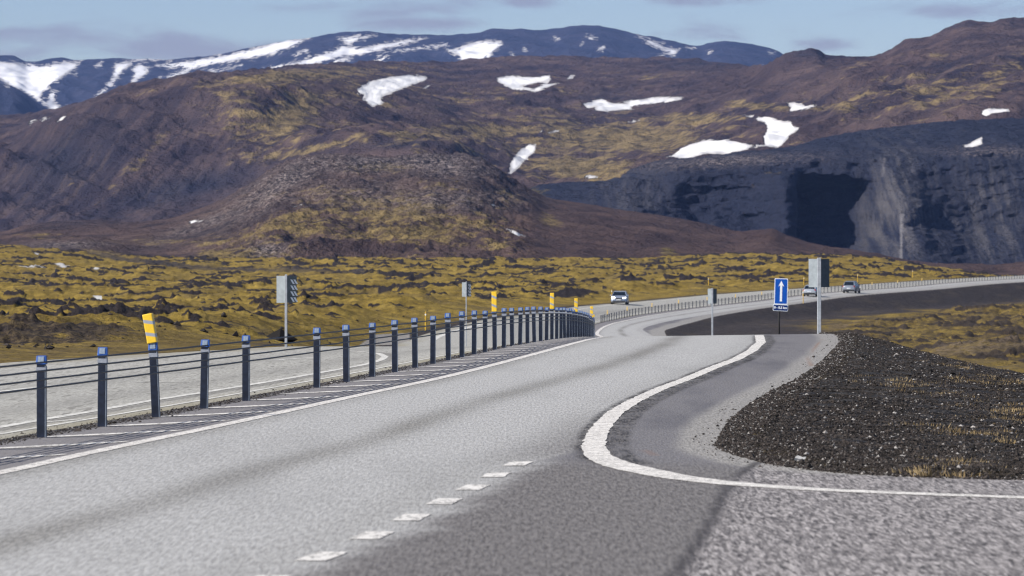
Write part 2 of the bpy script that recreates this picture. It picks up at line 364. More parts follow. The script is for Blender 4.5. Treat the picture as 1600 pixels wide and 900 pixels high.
c = N.mix(N.attr('dark'), lane, dark)
c = N.mix(N.attr('shoulder'), c, shd)
c = N.mix(N.attr('coarse'), c, coarse)
df = N.math('MULTIPLY', N.ramp(N.math('ADD', N.attr('dust'), N.math('MULTIPLY', N.math('SUBTRACT', g3, .5), .8)), .2, .8), .8)
c = N.mix(df, c, dust)
c = N.mix(N.attr('seam'), c, (.035, .03, .03))
c = N.mix(N.math('MULTIPLY', N.attr('rust'), N.ramp(g3, .35, .6)), c, (.20, .115, .075))
c = N.mix(N.math('MULTIPLY', N.attr('median'), .9), c, N.mix(g1, (.125, .114, .114), (.20, .185, .185)))
c = N.mix(N.attr('grit'), c, N.mix(N.ramp(grain, .3, .8), (.022, .019, .018), (.10, .09, .082)))
N.out(c, .85, normal=N.bump(N.math('ADD', g1, N.math('MULTIPLY', grain, .6)), .5, .012), spec=.3)

def pline(pts, x, d, w0, w1):             # soft line mask in plan
    P_ = np.array(pts); best = np.full(x.shape, 1e9)
    for a, b in zip(P_[:-1], P_[1:]):
        e = b - a; t = np.clip(((x - a[0]) * e[0] + (d - a[1]) * e[1]) / (e @ e), 0, 1)
        best = np.minimum(best, np.hypot(x - a[0] - e[0] * t, d - a[1] - e[1] * t))
    return 1 - sst(best, w0, w1)
seam_pts = [hit(*p) for p in [(1040, 930), (1062, 890), (1090, 850), (1112, 815), (1128, 780), (1142, 755), (1165, 735), (1185, 722)]]
rust_pts = [hit(*p) for p in [(1285, 530), (1272, 545), (1262, 560), (1268, 572)]]
edge_px = [(1186, 524), (1189, 535), (1175, 548), (1149, 562), (1114, 575), (1074, 592), (1033, 607), (990, 627), (958, 647), (935, 673), (926, 697), (935, 714), (958, 724), (999, 735), (1062, 747), (1135, 756), (1220, 762), (1300, 767), (1450, 773), (1600, 778), (1760, 783), (2000, 790)]
edge_pts = [hit(*p) for p in edge_px]
far_edge = [(float(Xl(q)) + 4.1, float(q)) for q in range(118, 300, 10)] + [(float(Xl(q)) + 3.75, float(q)) for q in range(300, 760, 8)]
edgeX = Curve([(8, -2.6), (20, -1.35), (23.8, -.86), (28.8, -.33), (32.2, 0.0), (34.0, .35)] + [(d_, x_) for x_, d_ in edge_pts[:11][::-1] if d_ > 36] + [(130, 7.9), (200, 9.7), (300, 10.9), (345, 11.0), (390, 13.9), (430, 20), (473, 28.8), (525, 40.9), (595, 60.7), (700, 92.4), (1100, 230)])
A = dict(
    wheel=lambda x, d: np.clip(np.exp(-((x - Xl(d) - (edgeX(d) - Xl(d)) * .5) / .26) ** 2) * .9 + .55 * np.exp(-((x - Xl(d) - .12) / .22) ** 2) + .25 * np.exp(-((x - edgeX(d) + .2) / .3) ** 2), 0, 1) * (0.75 + .35 * fbm(x * .7, d * .12, 2, 3)),
    dark=lambda x, d: np.maximum(sst(x - edgeX(d) + .12 * fbm(x, d, 3, 9), -.03, .4) * (1 - sst(d, 34, 37.5)), .75 * sst(x - edgeX(d), -.9, .2) * sst(d, 31, 35) * (1 - sst(d, 36, 46))),
    shoulder=lambda x, d: sst(x - edgeX(d), .05, .2) * sst(d + .55 * (x - 1.2), 31.0, 33.5),
    coarse=lambda x, d: ((x > np.interp(d, [q[1] for q in seam_pts], [q[0] for q in seam_pts])) & (d < 33.2)).astype(float),
    dust=lambda x, d: np.maximum(1.15 * sst(x - XR(d), -.50 - .0035 * d, -.05) * sst(d, 29, 33), 0),
    seam=lambda x, d: pline(seam_pts, x, d, .01, .07) * .85,
    rust=lambda x, d: np.maximum(pline(rust_pts, x, d, .005, .05) * .8, pline([hit(1006, 703), hit(1026, 712)], x, d, .01, .07)),
    median=lambda x, d: sst(Xl(d) - x, .03, .12) * sst(d, 8, 9),
    grit=lambda x, d: np.maximum(pline([(a + .07, b) for a, b in edge_pts[:13]], x, d, .20, .27) * np.clip(.75 + .6 * fbm(x * 6, d * 1.5, 3, 8), 0, 1), sst(Xb(d) - x + .1 * fbm(x, d * .6, 3, 2), -.05, .06) * .9))
XS = 4.6
road_right = sheet('road', rd, lambda d: Xb(d) - .28, lambda d: np.where(d < 60, np.minimum(XR(d) + .55, XS), XR(d) + .55), 190, 0.0, m_road, A)
sd_ = np.arange(8, 29.9, .12)
side_road = sheet('side_road', sd_, lambda d: XS + 0 * d, lambda d: np.maximum(XR(d) + .55, XS + .01), 120, 0.0, m_road, A)

m_road2, N = mat('asphalt_opposite'); P = N.pos((1, .085, 1))
g1 = N.noise(P, 30, 3, .8); g3 = N.noise(P, 0.6, 4, .6); g5 = N.noise(P, 7, 3, .7)
vs = N.n('ShaderNodeSeparateColor'); N.put(vs.inputs[0], N.voro(P, 20)); grain = vs.outputs[0]
c = N.mix(N.ramp(g1, .32, .68), (.235, .226, .20), (.43, .415, .375))
c = N.mix(N.ramp(g5, .52, .72, 0, .4), c, (.175, .165, .14))
c = N.mix(N.ramp(grain, .88, .98, 0, .5), c, (.09, .08, .07))
c = N.mix(N.math('MULTIPLY', N.attr('wheel'), .4), c, (.18, .172, .155))
c = N.mix(N.math('MULTIPLY', N.attr('verge'), N.ramp(g3, .3, .6)), c, N.mix(g5, (.17, .15, .09), (.34, .31, .24)))
c = N.mix(N.attr('crack'), c, (.10, .09, .08))
N.out(c, .88, normal=N.bump(g1, .4, .012), spec=.25)
L1px = [(-250, 705), (0, 668), (60, 657), (150, 642), (230, 627), (320, 613), (400, 600), (470, 588), (520, 579), (570, 570), (595, 563), (602, 557.5), (592, 552.5), (570, 550), (540, 548)]
zf_l = zroad
L1 = [hit(*p, dmax=100) for p in L1px]
A2 = dict(
    wheel=lambda x, d: np.exp(-((x - Xb(d) + 3.4) / .5) ** 2) + np.exp(-((x - Xb(d) + 1.9) / .4) ** 2),
    verge=lambda x, d: np.maximum(sst(x - Xb(d), -.9, -.25), sst(XLL(d) - x, -.8, .1) * .8),
    crack=lambda x, d: pline([(a + .16, b) for a, b in L1], x, d, .03, .13) * .55)
road_left = sheet('road_opposite', rd, lambda d: XLL(d) - .5, lambda d: Xb(d) - .27, 110, 0.0, m_road2, A2)
# the ground is flush just under both sheets; a small raised grit ridge runs at the barrier foot

# ------------------------------------------------------------------ painted markings
m_paint, N = mat('road_paint'); P = N.pos()
w1 = N.noise(P, 22, 4, .8); w2 = N.noise(N.pos((3, 14, 3)), 1.2, 4, .7)
w0 = N.noise(N.pos((1.2, 9, 1)), 4.0, 5, .8)
c = N.mix(N.ramp(N.math('ADD', N.math('MULTIPLY', w1, .5), N.math('MULTIPLY', w0, .5)), .44, .53), (.24, .225, .205), (.78, .74, .68))
c = N.mix(N.ramp(w2, .5, .62, 0, .45), c, (.42, .39, .36))
N.out(c, .7, normal=N.bump(w1, .3, .01), spec=.3)
m_paint2, N = mat('worn_paint'); P = N.pos()
c = N.mix(N.ramp(N.noise(P, 9, 5, .8), .38, .58), (.33, .32, .29), (.64, .62, .57))
N.out(c, .8)
m_paint3, N = mat('half_worn_paint'); P = N.pos((1, .3, 1))
c = N.mix(N.ramp(N.noise(P, 16, 5, .8), .36, .54), (.20, .19, .175), (.66, .63, .585))
N.out(c, .8)
def ribbon(name, pts, wd, lift=.004, material=m_paint, jitter=.0, step=.35, taper=None):
    P_ = np.array(pts, float); seg = np.hypot(*np.diff(P_, axis=0).T); s = np.r_[0, np.cumsum(seg)]
    n = max(3, int(s[-1] / step)); q = np.linspace(0, s[-1], n)
    cx, cy = np.interp(q, s, P_[:, 0]), np.interp(q, s, P_[:, 1])
    for _ in range(4):
        if n > 8: cx[1:-1] = (cx[:-2] + 2 * cx[1:-1] + cx[2:]) / 4; cy[1:-1] = (cy[:-2] + 2 * cy[1:-1] + cy[2:]) / 4
    tx, ty = np.gradient(cx), np.gradient(cy); l = np.hypot(tx, ty); nx, ny_ = ty / l, -tx / l
    ww = np.full(n, wd) if not hasattr(wd, '__call__') else wd(cx, cy)
    j = jitter * rng.normal(size=(n, 2)); K = 5; tt = np.linspace(-.5, .5, K)
    X = cx[:, None] + nx[:, None] * ww[:, None] * tt + j[:, :1] * np.abs(tt); Y = cy[:, None] + ny_[:, None] * ww[:, None] * tt
    Z = zroad(X, Y) + lift
    return np.stack([X, Y, Z], -1).reshape(-1, 3), grid_faces(n, K)
def joined(name, ribs, material):
    vs, fs, b = [], [], 0
    for v, f in ribs: vs.append(v); fs.append(f + b); b += len(v)
    return tag(mesh_obj(name, np.concatenate(vs), np.concatenate(fs), material), kind='structure')
dl = np.arange(8, 118, .5)
joined('median_edge_line', [ribbon('', [(float(Xl(d)), d) for d in dl], .15, jitter=.006),
    ribbon('', [(float(Xl(d)), d) for d in np.arange(118, 780, 3)], lambda x, d: np.interp(d, [118, 320, 420], [.17, .3, .24]), lift=.012, step=1.5)], m_paint)
joined('right_edge_line', [ribbon('', edge_pts, lambda x, d: np.interp(d, [27, 29.5, 31.5, 33.5, 36, 50, 112], [.23, .28, .31, .225, .20, .165, .23]), jitter=.012, step=.2)], m_paint)
dash = []
for k in range(-4, 6):
    dc = 23.8 + 1.68 * k
    if dc < 12: continue
    dash.append(ribbon('', [(float(edgeX(q)) + .05, q) for q in np.linspace(dc - .33, dc + .33, 6)], .17, jitter=.01, step=.1))
joined('junction_dashes', dash, m_paint3)
hat = []
for k in range(-5, 33):
    dk = 37 + 2.42 * k
    xb, xl = float(Xb(dk)), float(Xl(dk + 1.6))
    hat.append(ribbon('', [(xb - .02, dk), ((xl + xb) / 2, dk + .85), (xl - .14, dk + 1.6)], lambda x, d: np.clip(np.interp(np.arange(len(x)), [0, len(x) * .25, len(x) * .8, len(x) - 1], [.12, .20, .17, .06]), .05, 1), step=.12))
joined('median_hatching', hat, m_paint3)
left = [ribbon('', L1, .12, material=m_paint2)]
left.append(ribbon('', [(float(Xb(d)) - .55, d) for d in np.arange(20, 100, 1)], .07))
left.append(ribbon('', [hit(*p) for p in [(-60, 618), (0, 612), (60, 605), (110, 600)]], .11))
left.append(ribbon('', [hit(*p) for p in [(200, 598), (250, 597.5), (296, 597)]], .11))
left.append(ribbon('', [hit(*p) for p in [(70, 660), (130, 655)]], .08))
left.append(ribbon('', [hit(*p) for p in [(430, 563), (470, 560), (500, 558)]], .12))
left.append(ribbon('', [(float(XLL(d)) + .9, d) for d in np.arange(255, 780, 4)], lambda x, d: np.interp(d, [250, 300, 420], [.45, .4, .2]), lift=.012, step=2))
left.append(ribbon('', [(float(Xb(d)) - .8, d) for d in np.arange(250, 780, 4)], .15, lift=.012, step=2))
joined('opposite_markings', left, m_paint2)

# ------------------------------------------------------------------ mountains
def mat_mountain(name, base_a, base_b, moss_a, moss_b, sc=1.0, streak=None, bump=1.0, sj=11.0):
    m, N = mat(name); P = N.pos((sc, sc, sc))
    n1 = N.noise(P, .012, 7, .62); n2 = N.noise(P, .06, 5, .65); n3 = N.noise(P, .28, 4, .7)
    c = N.mix(N.ramp(n1, .32, .68), base_a, base_b)
    c = N.mix(N.ramp(N.attr('red'), 0, 1), c, (.068, .042, .036))
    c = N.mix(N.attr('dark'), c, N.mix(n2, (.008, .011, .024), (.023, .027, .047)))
    q3 = N.n('ShaderNodeSeparateXYZ'); N.put(q3.inputs[0], N.pos()); cq = N.n('ShaderNodeCombineXYZ')
    N.put(cq.inputs[0], N.math('MULTIPLY', N.math('SUBTRACT', N.math('MULTIPLY', q3.outputs[0], .96), N.math('MULTIPLY', q3.outputs[1], .27)), .085))
    N.put(cq.inputs[1], N.math('MULTIPLY', N.math('ADD', N.math('MULTIPLY', q3.outputs[1], .96), N.math('MULTIPLY', q3.outputs[0], .27)), .0045)); N.put(cq.inputs[2], N.math('MULTIPLY', q3.outputs[2], .004))
    gu = N.noise(cq.outputs[0], 1.0, 6, .68)
    c = N.mix(N.math('MULTIPLY', N.attr('gully'), N.ramp(gu, .44, .62)), c, (.018, .015, .024))
    c = N.mix(N.math('MULTIPLY', N.attr('gully'), N.ramp(gu, .47, .32, 0, .5)), c, (.115, .083, .062))
    mo = N.mix(N.ramp(n2, .35, .65), moss_a, moss_b)
    mf = N.ramp(N.math('ADD', N.attr('moss'), N.math('ADD', N.math('MULTIPLY', N.math('SUBTRACT', n1, .5), 1.2), N.math('ADD', N.math('MULTIPLY', N.math('SUBTRACT', n2, .5), 1.5), N.math('MULTIPLY', N.math('SUBTRACT', n3, .5), .7)))), .34, .66, 0, .92)
    c = N.mix(mf, c, mo)
    if streak:
        st = N.noise(N.pos(streak), 1.0, 5, .65)
        c = N.mix(N.math('MULTIPLY', N.attr('scree'), N.ramp(st, .36, .68)), c, (.105, .098, .10))
    rkf = N.math('MULTIPLY', N.attr('rubble'), N.ramp(n3, .34, .5))
    vr = N.n('ShaderNodeSeparateColor'); N.put(vr.inputs[0], N.voro(P, .40))
    c = N.mix(rkf, c, N.mix(N.math('POWER', vr.outputs[0], 2.0), (.012, .010, .012), (.34, .28, .26)))
    c = N.mix(N.ramp(n3, .50, .72, 0, .5), c, (.018, .014, .018))
    c = N.mix(N.attr('pale'), c, (.17, .16, .165))
    sf = N.ramp(N.math('ADD', N.attr('snow'), N.math('ADD', N.math('MULTIPLY', N.math('SUBTRACT', n2, .5), sj), N.math('MULTIPLY', N.math('SUBTRACT', n3, .5), 4.0))), -.6, .6)
    c = N.mix(sf, c, N.mix(N.ramp(N.math('ADD', N.attr('snow'), N.math('MULTIPLY', N.math('SUBTRACT', n1, .5), 12)), -1, 5), (.44, .42, .41), (.68, .67, .665)))
    h = N.math('ADD', N.math('MULTIPLY', n1, 14.0), N.math('ADD', N.math('MULTIPLY', n2, 5.0), N.math('MULTIPLY', n3, 2.0)))
    h = N.math('MULTIPLY', h, N.math('SUBTRACT', 1.0, N.math('MULTIPLY', sf, .9)))
    N.out(c, .95, normal=N.bump(h, 1.0, 1.5 * bump / sc), spec=.1)
    return m
mcols = np.concatenate([-np.geomspace(4200, 640, 26), np.arange(-600, 2201, 3.0), np.geomspace(2240, 5800, 26)])
def blob(px, py, bl):
    a = np.zeros(px.shape)
    for (cx, cy, rx, ry, wt, ang) in bl:
        ca, sa = math.cos(R(ang)), math.sin(R(ang)); dx, dy = px - cx, py - cy
        u, v = (dx * ca + dy * sa) / rx, (-dx * sa + dy * ca) / ry
        a = np.maximum(a, wt * np.exp(-(u * u + v * v)))
    return a
def mountain(name, contours, rows, material, disp, masks, snow=(), back=0.12):
    K = len(contours); px = mcols
    Ys = np.stack([Curve(c[1])(px) for c in contours]); Ds = np.stack([Curve(c[0])(px) if hasattr(c[0], '__len__') else np.full(px.shape, float(c[0])) for c in contours])
    ts = np.linspace(0, K - 1, rows); i = np.clip(ts.astype(int), 0, K - 2); f = (ts - i)[:, None]
    def cr(A_):
        a0 = A_[np.maximum(i - 1, 0)]; a1 = A_[i]; a2 = A_[i + 1]; a3 = A_[np.minimum(i + 2, K - 1)]
        cub = .5 * (2 * a1 + (a2 - a0) * f + (2 * a0 - 5 * a1 + 4 * a2 - a3) * f * f + (3 * a1 - a0 - 3 * a2 + a3) * f ** 3)
        lin = a1 + (a2 - a1) * f
        return .35 * cub + .65 * lin
    Y, Dd = cr(Ys), cr(Ds); PXg = np.repeat(px[None], rows, 0)
    X = (PXg - PX0) / F * Dd; Z = (PY0 - Y) / F * Dd
    tn = (ts / (K - 1))[:, None] * np.ones_like(PXg)
    dx, dy, dz = disp(PXg, Y, X, Dd, tn)
    X, Dd, Z = X + dx, Dd + dy, Z + dz
    PXq, Yq = PX0 + F * X / Dd, PY0 - F * Z / Dd
    mk = masks(PXq, Yq, X, Dd)
    sn = np.full(X.shape, -60.0)
    for p in snow: sn = np.maximum(sn, sdf(PXq, Yq, p))
    # foot sunk into the plain in front and a back slope behind the crest
    top = [(X[-1] * 1.02, Dd[-1] * 1.02, Z[-1] - .006 * Dd[-1]), (X[-1] * (1 + back), Dd[-1] * (1 + back), Z[-1] * .55 - 20)]
    bot = (X[0] * .93, Dd[0] * .93, np.minimum(Z[0], 0) - 45)
    Xa = np.concatenate([bot[0][None], X, top[0][0][None], top[1][0][None]]); Ya = np.concatenate([bot[1][None], Dd, top[0][1][None], top[1][1][None]]); Za = np.concatenate([bot[2][None], Z, top[0][2][None], top[1][2][None]])
    ext = lambda a: np.concatenate([a[:1], a, a[-1:], a[-1:]]).ravel()
    at = {k: ext(np.clip(mk.get(k, np.zeros(PXg.shape)), 0, 1) if k != 'snow' else sn) for k in ('moss', 'dark', 'red', 'scree', 'rubble', 'pale', 'gully')}
    at['snow'] = ext(sn)
    o = mesh_obj(name, np.stack([Xa, Ya, Za], -1).reshape(-1, 3), grid_faces(rows + 3, len(px)), material, attrs=at, smooth=True)
    return tag(o, kind='structure')
def r7(*p): return [(a / 2, b / 2) for a, b in p]
def r8(*p): return [(800 + a / 2, b / 2) for a, b in p]

# far snow range
far_snow = [r7((-400, 185), (0, 193), (60, 197), (130, 206), (200, 195), (255, 191), (235, 215), (195, 240), (168, 262), (135, 290), (122, 305), (146, 318), (163, 280), (178, 285), (170, 320), (192, 338), (210, 330), (206, 343), (165, 346), (130, 320), (80, 290), (40, 272), (0, 250), (-400, 215)),
    r7((295, 300), (330, 275), (352, 240), (360, 198), (395, 192), (415, 200), (385, 222), (345, 272), (310, 300)), r7((410, 262), (420, 236), (412, 214), (435, 200), (468, 214), (455, 235)),
    r7((488, 204), (600, 190), (720, 168), (800, 150), (880, 125), (970, 118), (930, 140), (860, 168), (780, 183), (660, 203), (610, 214), (560, 240), (518, 252), (520, 238), (590, 212), (520, 212)),
    r7((597, 240), (640, 225), (755, 205), (680, 222), (640, 244)), r7((752, 233), (840, 221), (800, 238), (755, 244)),
    r7((848, 210), (940, 190), (1050, 155), (1082, 135), (1055, 118), (1175, 108), (1115, 130), (1080, 145), (1120, 152), (1200, 135), (1335, 117), (1265, 140), (1160, 165), (1060, 180), (990, 200), (900, 215), (852, 221)),
    r7((1200, 163), (1395, 137), (1400, 142), (1300, 155), (1240, 162)), r7((1040, 186), (1090, 178), (1102, 184), (1045, 197)), r7((1172, 190), (1222, 172), (1192, 196)),
    r7((1388, 155), (1430, 150), (1470, 135), (1545, 127), (1572, 132), (1550, 155), (1530, 182), (1480, 193), (1440, 191), (1432, 170)),
    r7((400, 187), (520, 180), (595, 171), (540, 186), (440, 192)), r7((915, 172), (960, 153), (962, 162), (920, 177)), r7((655, 168), (700, 163), (690, 172)), r7((300, 205), (318, 193), (320, 208)), r7((228, 232), (240, 229), (240, 236)), r7((490, 248), (504, 238), (502, 250)), r7((1178, 172), (1192, 176), (1180, 182)),
    r8((388, 114), (430, 125), (480, 148), (525, 155), (505, 173), (455, 175), (490, 163), (440, 145)), r8((232, 114), (268, 117), (245, 126)), r8((270, 155), (287, 145), (286, 162)), r8((803, 162), (822, 164), (815, 170)), r8((130, 116), (145, 119), (135, 127)), r8((545, 148), (570, 150), (560, 155)), r8((465, 133), (475, 134), (470, 140)), r8((-5, 165), (8, 168), (0, 175)), r8((608, 158), (622, 160), (612, 165)), r8((760, 205), (780, 208), (768, 213)), r8((35, 155), (48, 154), (40, 162)), r8((218, 135), (224, 135), (215, 143))]
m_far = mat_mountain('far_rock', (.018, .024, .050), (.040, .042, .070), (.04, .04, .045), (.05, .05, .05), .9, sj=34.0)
ridge_far = [(-1500, 120), (-600, 95), (-100, 86), (0, 87), (22, 89), (45, 96), (75, 93), (90, 91), (128, 95), (200, 92), (260, 92), (300, 89), (370, 80), (410, 72), (450, 62), (500, 57), (560, 51), (600, 52), (650, 54), (680, 55), (740, 51), (780, 45), (820, 46), (860, 45), (890, 41), (918, 39), (950, 42), (980, 49), (1020, 58), (1060, 66), (1095, 73), (1110, 68), (1130, 65), (1160, 67), (1190, 73), (1215, 80), (1235, 95), (1300, 110), (1700, 120), (3000, 130)]
def off(rg, k, add=0): return [(a, b + k + add) for a, b in rg]
def d_far(px, py, x, d, t):
    e = sst(t, 0, .3) * (1 - .85 * sst(t, .6, .97))
    z = 30 * ridged(x / 520 + d / 1500, d / 1500, 4, 3) * e * (1 - .35) + 14 * fbm(x / 160, d / 400, 4, 7) * e
    z = z + 3.5 * fbm(x / 60, d / 60, 4, 8)
    return 0 * x, 0 * x, z - 12 * e
mountain('snowy_range', [(8600, [(-3000, 330), (0, 300), (800, 250), (3000, 250)]), (9500, off(ridge_far, 105)), (10100, off(ridge_far, 45)), (11000, ridge_far)], 170, m_far, d_far, lambda px, py, x, d: {}, far_snow, .09)
ridge_f2 = [(-3000, 60), (-600, 85), (-100, 112), (-40, 118), (0, 130), (25, 138), (50, 155), (72, 170), (95, 186), (160, 230), (400, 300), (3000, 330)]
mountain('blue_foothill', [(7000, [(-3000, 330), (3000, 345)]), (7700, off(ridge_f2, 60)), (8000, ridge_f2)], 60, m_far,
    lambda px, py, x, d, t: (0 * x, 0 * x, 12 * ridged(x / 250, d / 900, 4, 13) * (1 - .9 * sst(t, .8, 1)) + 2 * fbm(x / 50, d / 50, 3, 4)), lambda px, py, x, d: {}, [r7((-60, 215), (-10, 250), (30, 272), (10, 262), (-30, 245))], .05)

# middle massif
mid_snow = [r7((1116, 280), (1150, 256), (1200, 243), (1280, 233), (1337, 240), (1330, 252), (1285, 266), (1245, 284), (1205, 298), (1190, 306), (1198, 322), (1165, 334), (1128, 312), (1146, 300), (1118, 294)),
    r7((1320, 276), (1335, 266), (1350, 266), (1335, 277)), r7((85, 388), (100, 376), (118, 374), (95, 390)), r7((125, 377), (148, 366), (174, 364), (150, 376), (130, 380)), r7((178, 382), (190, 367), (215, 355), (200, 374)),
    r8((-50, 243), (0, 236), (60, 242), (118, 235), (120, 252), (60, 262), (30, 268), (68, 278), (98, 262), (148, 260), (75, 287), (0, 280), (-42, 258)), r8((170, 248), (182, 235), (201, 233), (185, 248)),
    r8((222, 324), (280, 308), (310, 322), (365, 324), (345, 318), (440, 304), (540, 303), (520, 316), (440, 325), (372, 332), (382, 341), (300, 349), (258, 345), (265, 335), (235, 338)), r8((356, 380), (370, 371), (398, 373), (378, 383)),
    r8((76, 413), (90, 407), (168, 407), (100, 419)), r8((853, 324), (880, 320), (920, 330), (967, 327), (900, 346), (863, 349), (872, 335)),
    r8((720, 358), (800, 364), (850, 381), (870, 379), (880, 395), (907, 400), (870, 420), (850, 445), (830, 462), (790, 455), (783, 430), (800, 405), (788, 383)),
    r8((458, 492), (500, 485), (540, 455), (600, 437), (680, 436), (755, 453), (802, 453), (740, 466), (680, 480), (600, 482), (540, 500), (500, 493)),
    r8((-10, 540), (-2, 500), (20, 474), (50, 450), (77, 453), (70, 475), (42, 502), (20, 525), (-5, 547)), r8((218, 555), (245, 548), (268, 552), (240, 558)), r8((1464, 352), (1480, 341), (1552, 339), (1556, 350), (1500, 355), (1480, 364))]
ridge_mid = [(-3000, 230), (-600, 205), (-100, 186), (0, 181), (75, 172), (140, 158), (185, 140), (230, 131), (300, 124), (370, 117), (420, 109), (500, 101), (560, 98), (640, 97), (700, 97), (760, 91), (830, 88), (900, 87), (960, 90), (1050, 90), (1120, 97), (1170, 103), (1192, 103), (1210, 92), (1238, 80), (1262, 76.5), (1275, 77.5), (1292, 88), (1330, 88), (1368, 87), (1400, 73), (1425, 62), (1445, 60), (1475, 48), (1500, 38), (1515, 33), (1540, 33), (1562, 30), (1600, 31), (1700, 27), (2300, 10), (4000, 60)]
m_mid = mat_mountain('brown_massif_rock', (.030, .022, .029), (.104, .071, .064), (.085, .064, .032), (.235, .172, .078))
def d_mid(px, py, x, d, t):
    e = (1 - .9 * sst(t, .60, .93)) * sst(t, 0, .1)
    u = x + .55 * d                                      # gullies run down to the left
    gl = sst(px, 700, 380) * sst(t, .2, .45)
    z = 15 * fbm(x / 420, d / 650, 4, 41) * e
    z = z + 6.5 * ridged(u / 130, (d - .55 * x) / 900, 4, 42) * e * (.35 + gl)
    z = z + 5.5 * fbm(x / 70, d / 160, 4, 45) * e
    # west facing slope of the right-hand mountain
    z = z + 7 * ridged((x - .5 * d) / 190, (d + .5 * x) / 1200, 3, 47) * sst(px, 1150, 1350) * e
    z = z + 2.6 * fbm(x / 30, d / 40, 4, 48) + .8 * fbm(x / 9, d / 9, 2, 49)
    return 0 * x, 0 * x, z
mid_moss = [(900, 215, 280, 55, .62, 0), (700, 150, 300, 40, .34, 0), (480, 125, 240, 18, .5, -3), (520, 165, 230, 60, .36, -10), (1450, 140, 260, 50, .40, -10), (470, 118, 190, 13, .75, -4), (440, 185, 110, 45, .72, -25), (560, 150, 90, 40, .45, 0), (380, 160, 60, 50, .4, 0), (620, 215, 150, 14, .6, -3), (480, 235, 130, 10, .7, -12), (760, 205, 130, 20, .75, 0), (950, 215, 200, 30, .9, 2), (900, 262, 110, 24, .85, 0), (1080, 185, 120, 12, .75, 0), (1190, 166, 70, 10, .8, 5), (1300, 165, 110, 16, .5, 0), (1450, 145, 180, 28, .5, -6), (1560, 120, 110, 35, .5, -20), (1330, 105, 60, 10, .3, -20), (130, 260, 60, 10, .25, -50), (240, 230, 110, 9, .45, -50), (180, 285, 80, 6, .35, -50), (820, 150, 60, 20, .35, 0), (1010, 115, 80, 14, .3, 0)]
mountain('brown_massif', [([(-3000, 2300), (600, 2300), (780, 2720), (3000, 2720)], [(-3000, 425), (3000, 425)]),
    ([(-3000, 3000), (0, 3000), (500, 3000), (800, 2980), (3000, 2960)], [(-3000, 370), (0, 352), (170, 347), (300, 330), (400, 296), (480, 262), (560, 245), (700, 238), (780, 290), (860, 300), (1000, 280), (1200, 250), (1300, 235), (1600, 205), (3000, 180)]),
    ([(-3000, 3300), (0, 3300), (400, 3350), (600, 3600), (900, 4200), (1200, 3900), (1600, 3500), (3000, 3400)], [(-3000, 290), (0, 245), (100, 205), (200, 168), (300, 150), (400, 142), (560, 160), (700, 175), (850, 165), (1000, 172), (1150, 155), (1250, 145), (1400, 125), (1600, 100), (3000, 90)]),
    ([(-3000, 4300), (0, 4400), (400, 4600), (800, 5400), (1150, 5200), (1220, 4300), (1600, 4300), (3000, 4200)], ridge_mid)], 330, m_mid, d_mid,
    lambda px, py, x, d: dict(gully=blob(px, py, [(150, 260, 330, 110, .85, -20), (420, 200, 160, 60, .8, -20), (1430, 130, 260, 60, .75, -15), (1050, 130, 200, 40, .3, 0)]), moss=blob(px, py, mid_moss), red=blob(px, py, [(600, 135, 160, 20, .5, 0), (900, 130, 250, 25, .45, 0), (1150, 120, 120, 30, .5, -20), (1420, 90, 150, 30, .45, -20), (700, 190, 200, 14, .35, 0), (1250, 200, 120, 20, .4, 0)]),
        dark=blob(px, py, [(90, 260, 130, 60, .75, -30), (290, 295, 150, 26, .85, -12), (620, 225, 70, 8, .6, 0), (1100, 100, 60, 8, .5, 0), (1255, 85, 30, 8, .6, 0), (950, 150, 50, 10, .4, 0), (130, 340, 200, 12, .4, 0), (1500, 40, 40, 6, .4, 0), (300, 180, 80, 40, .3, -30)])), mid_snow)

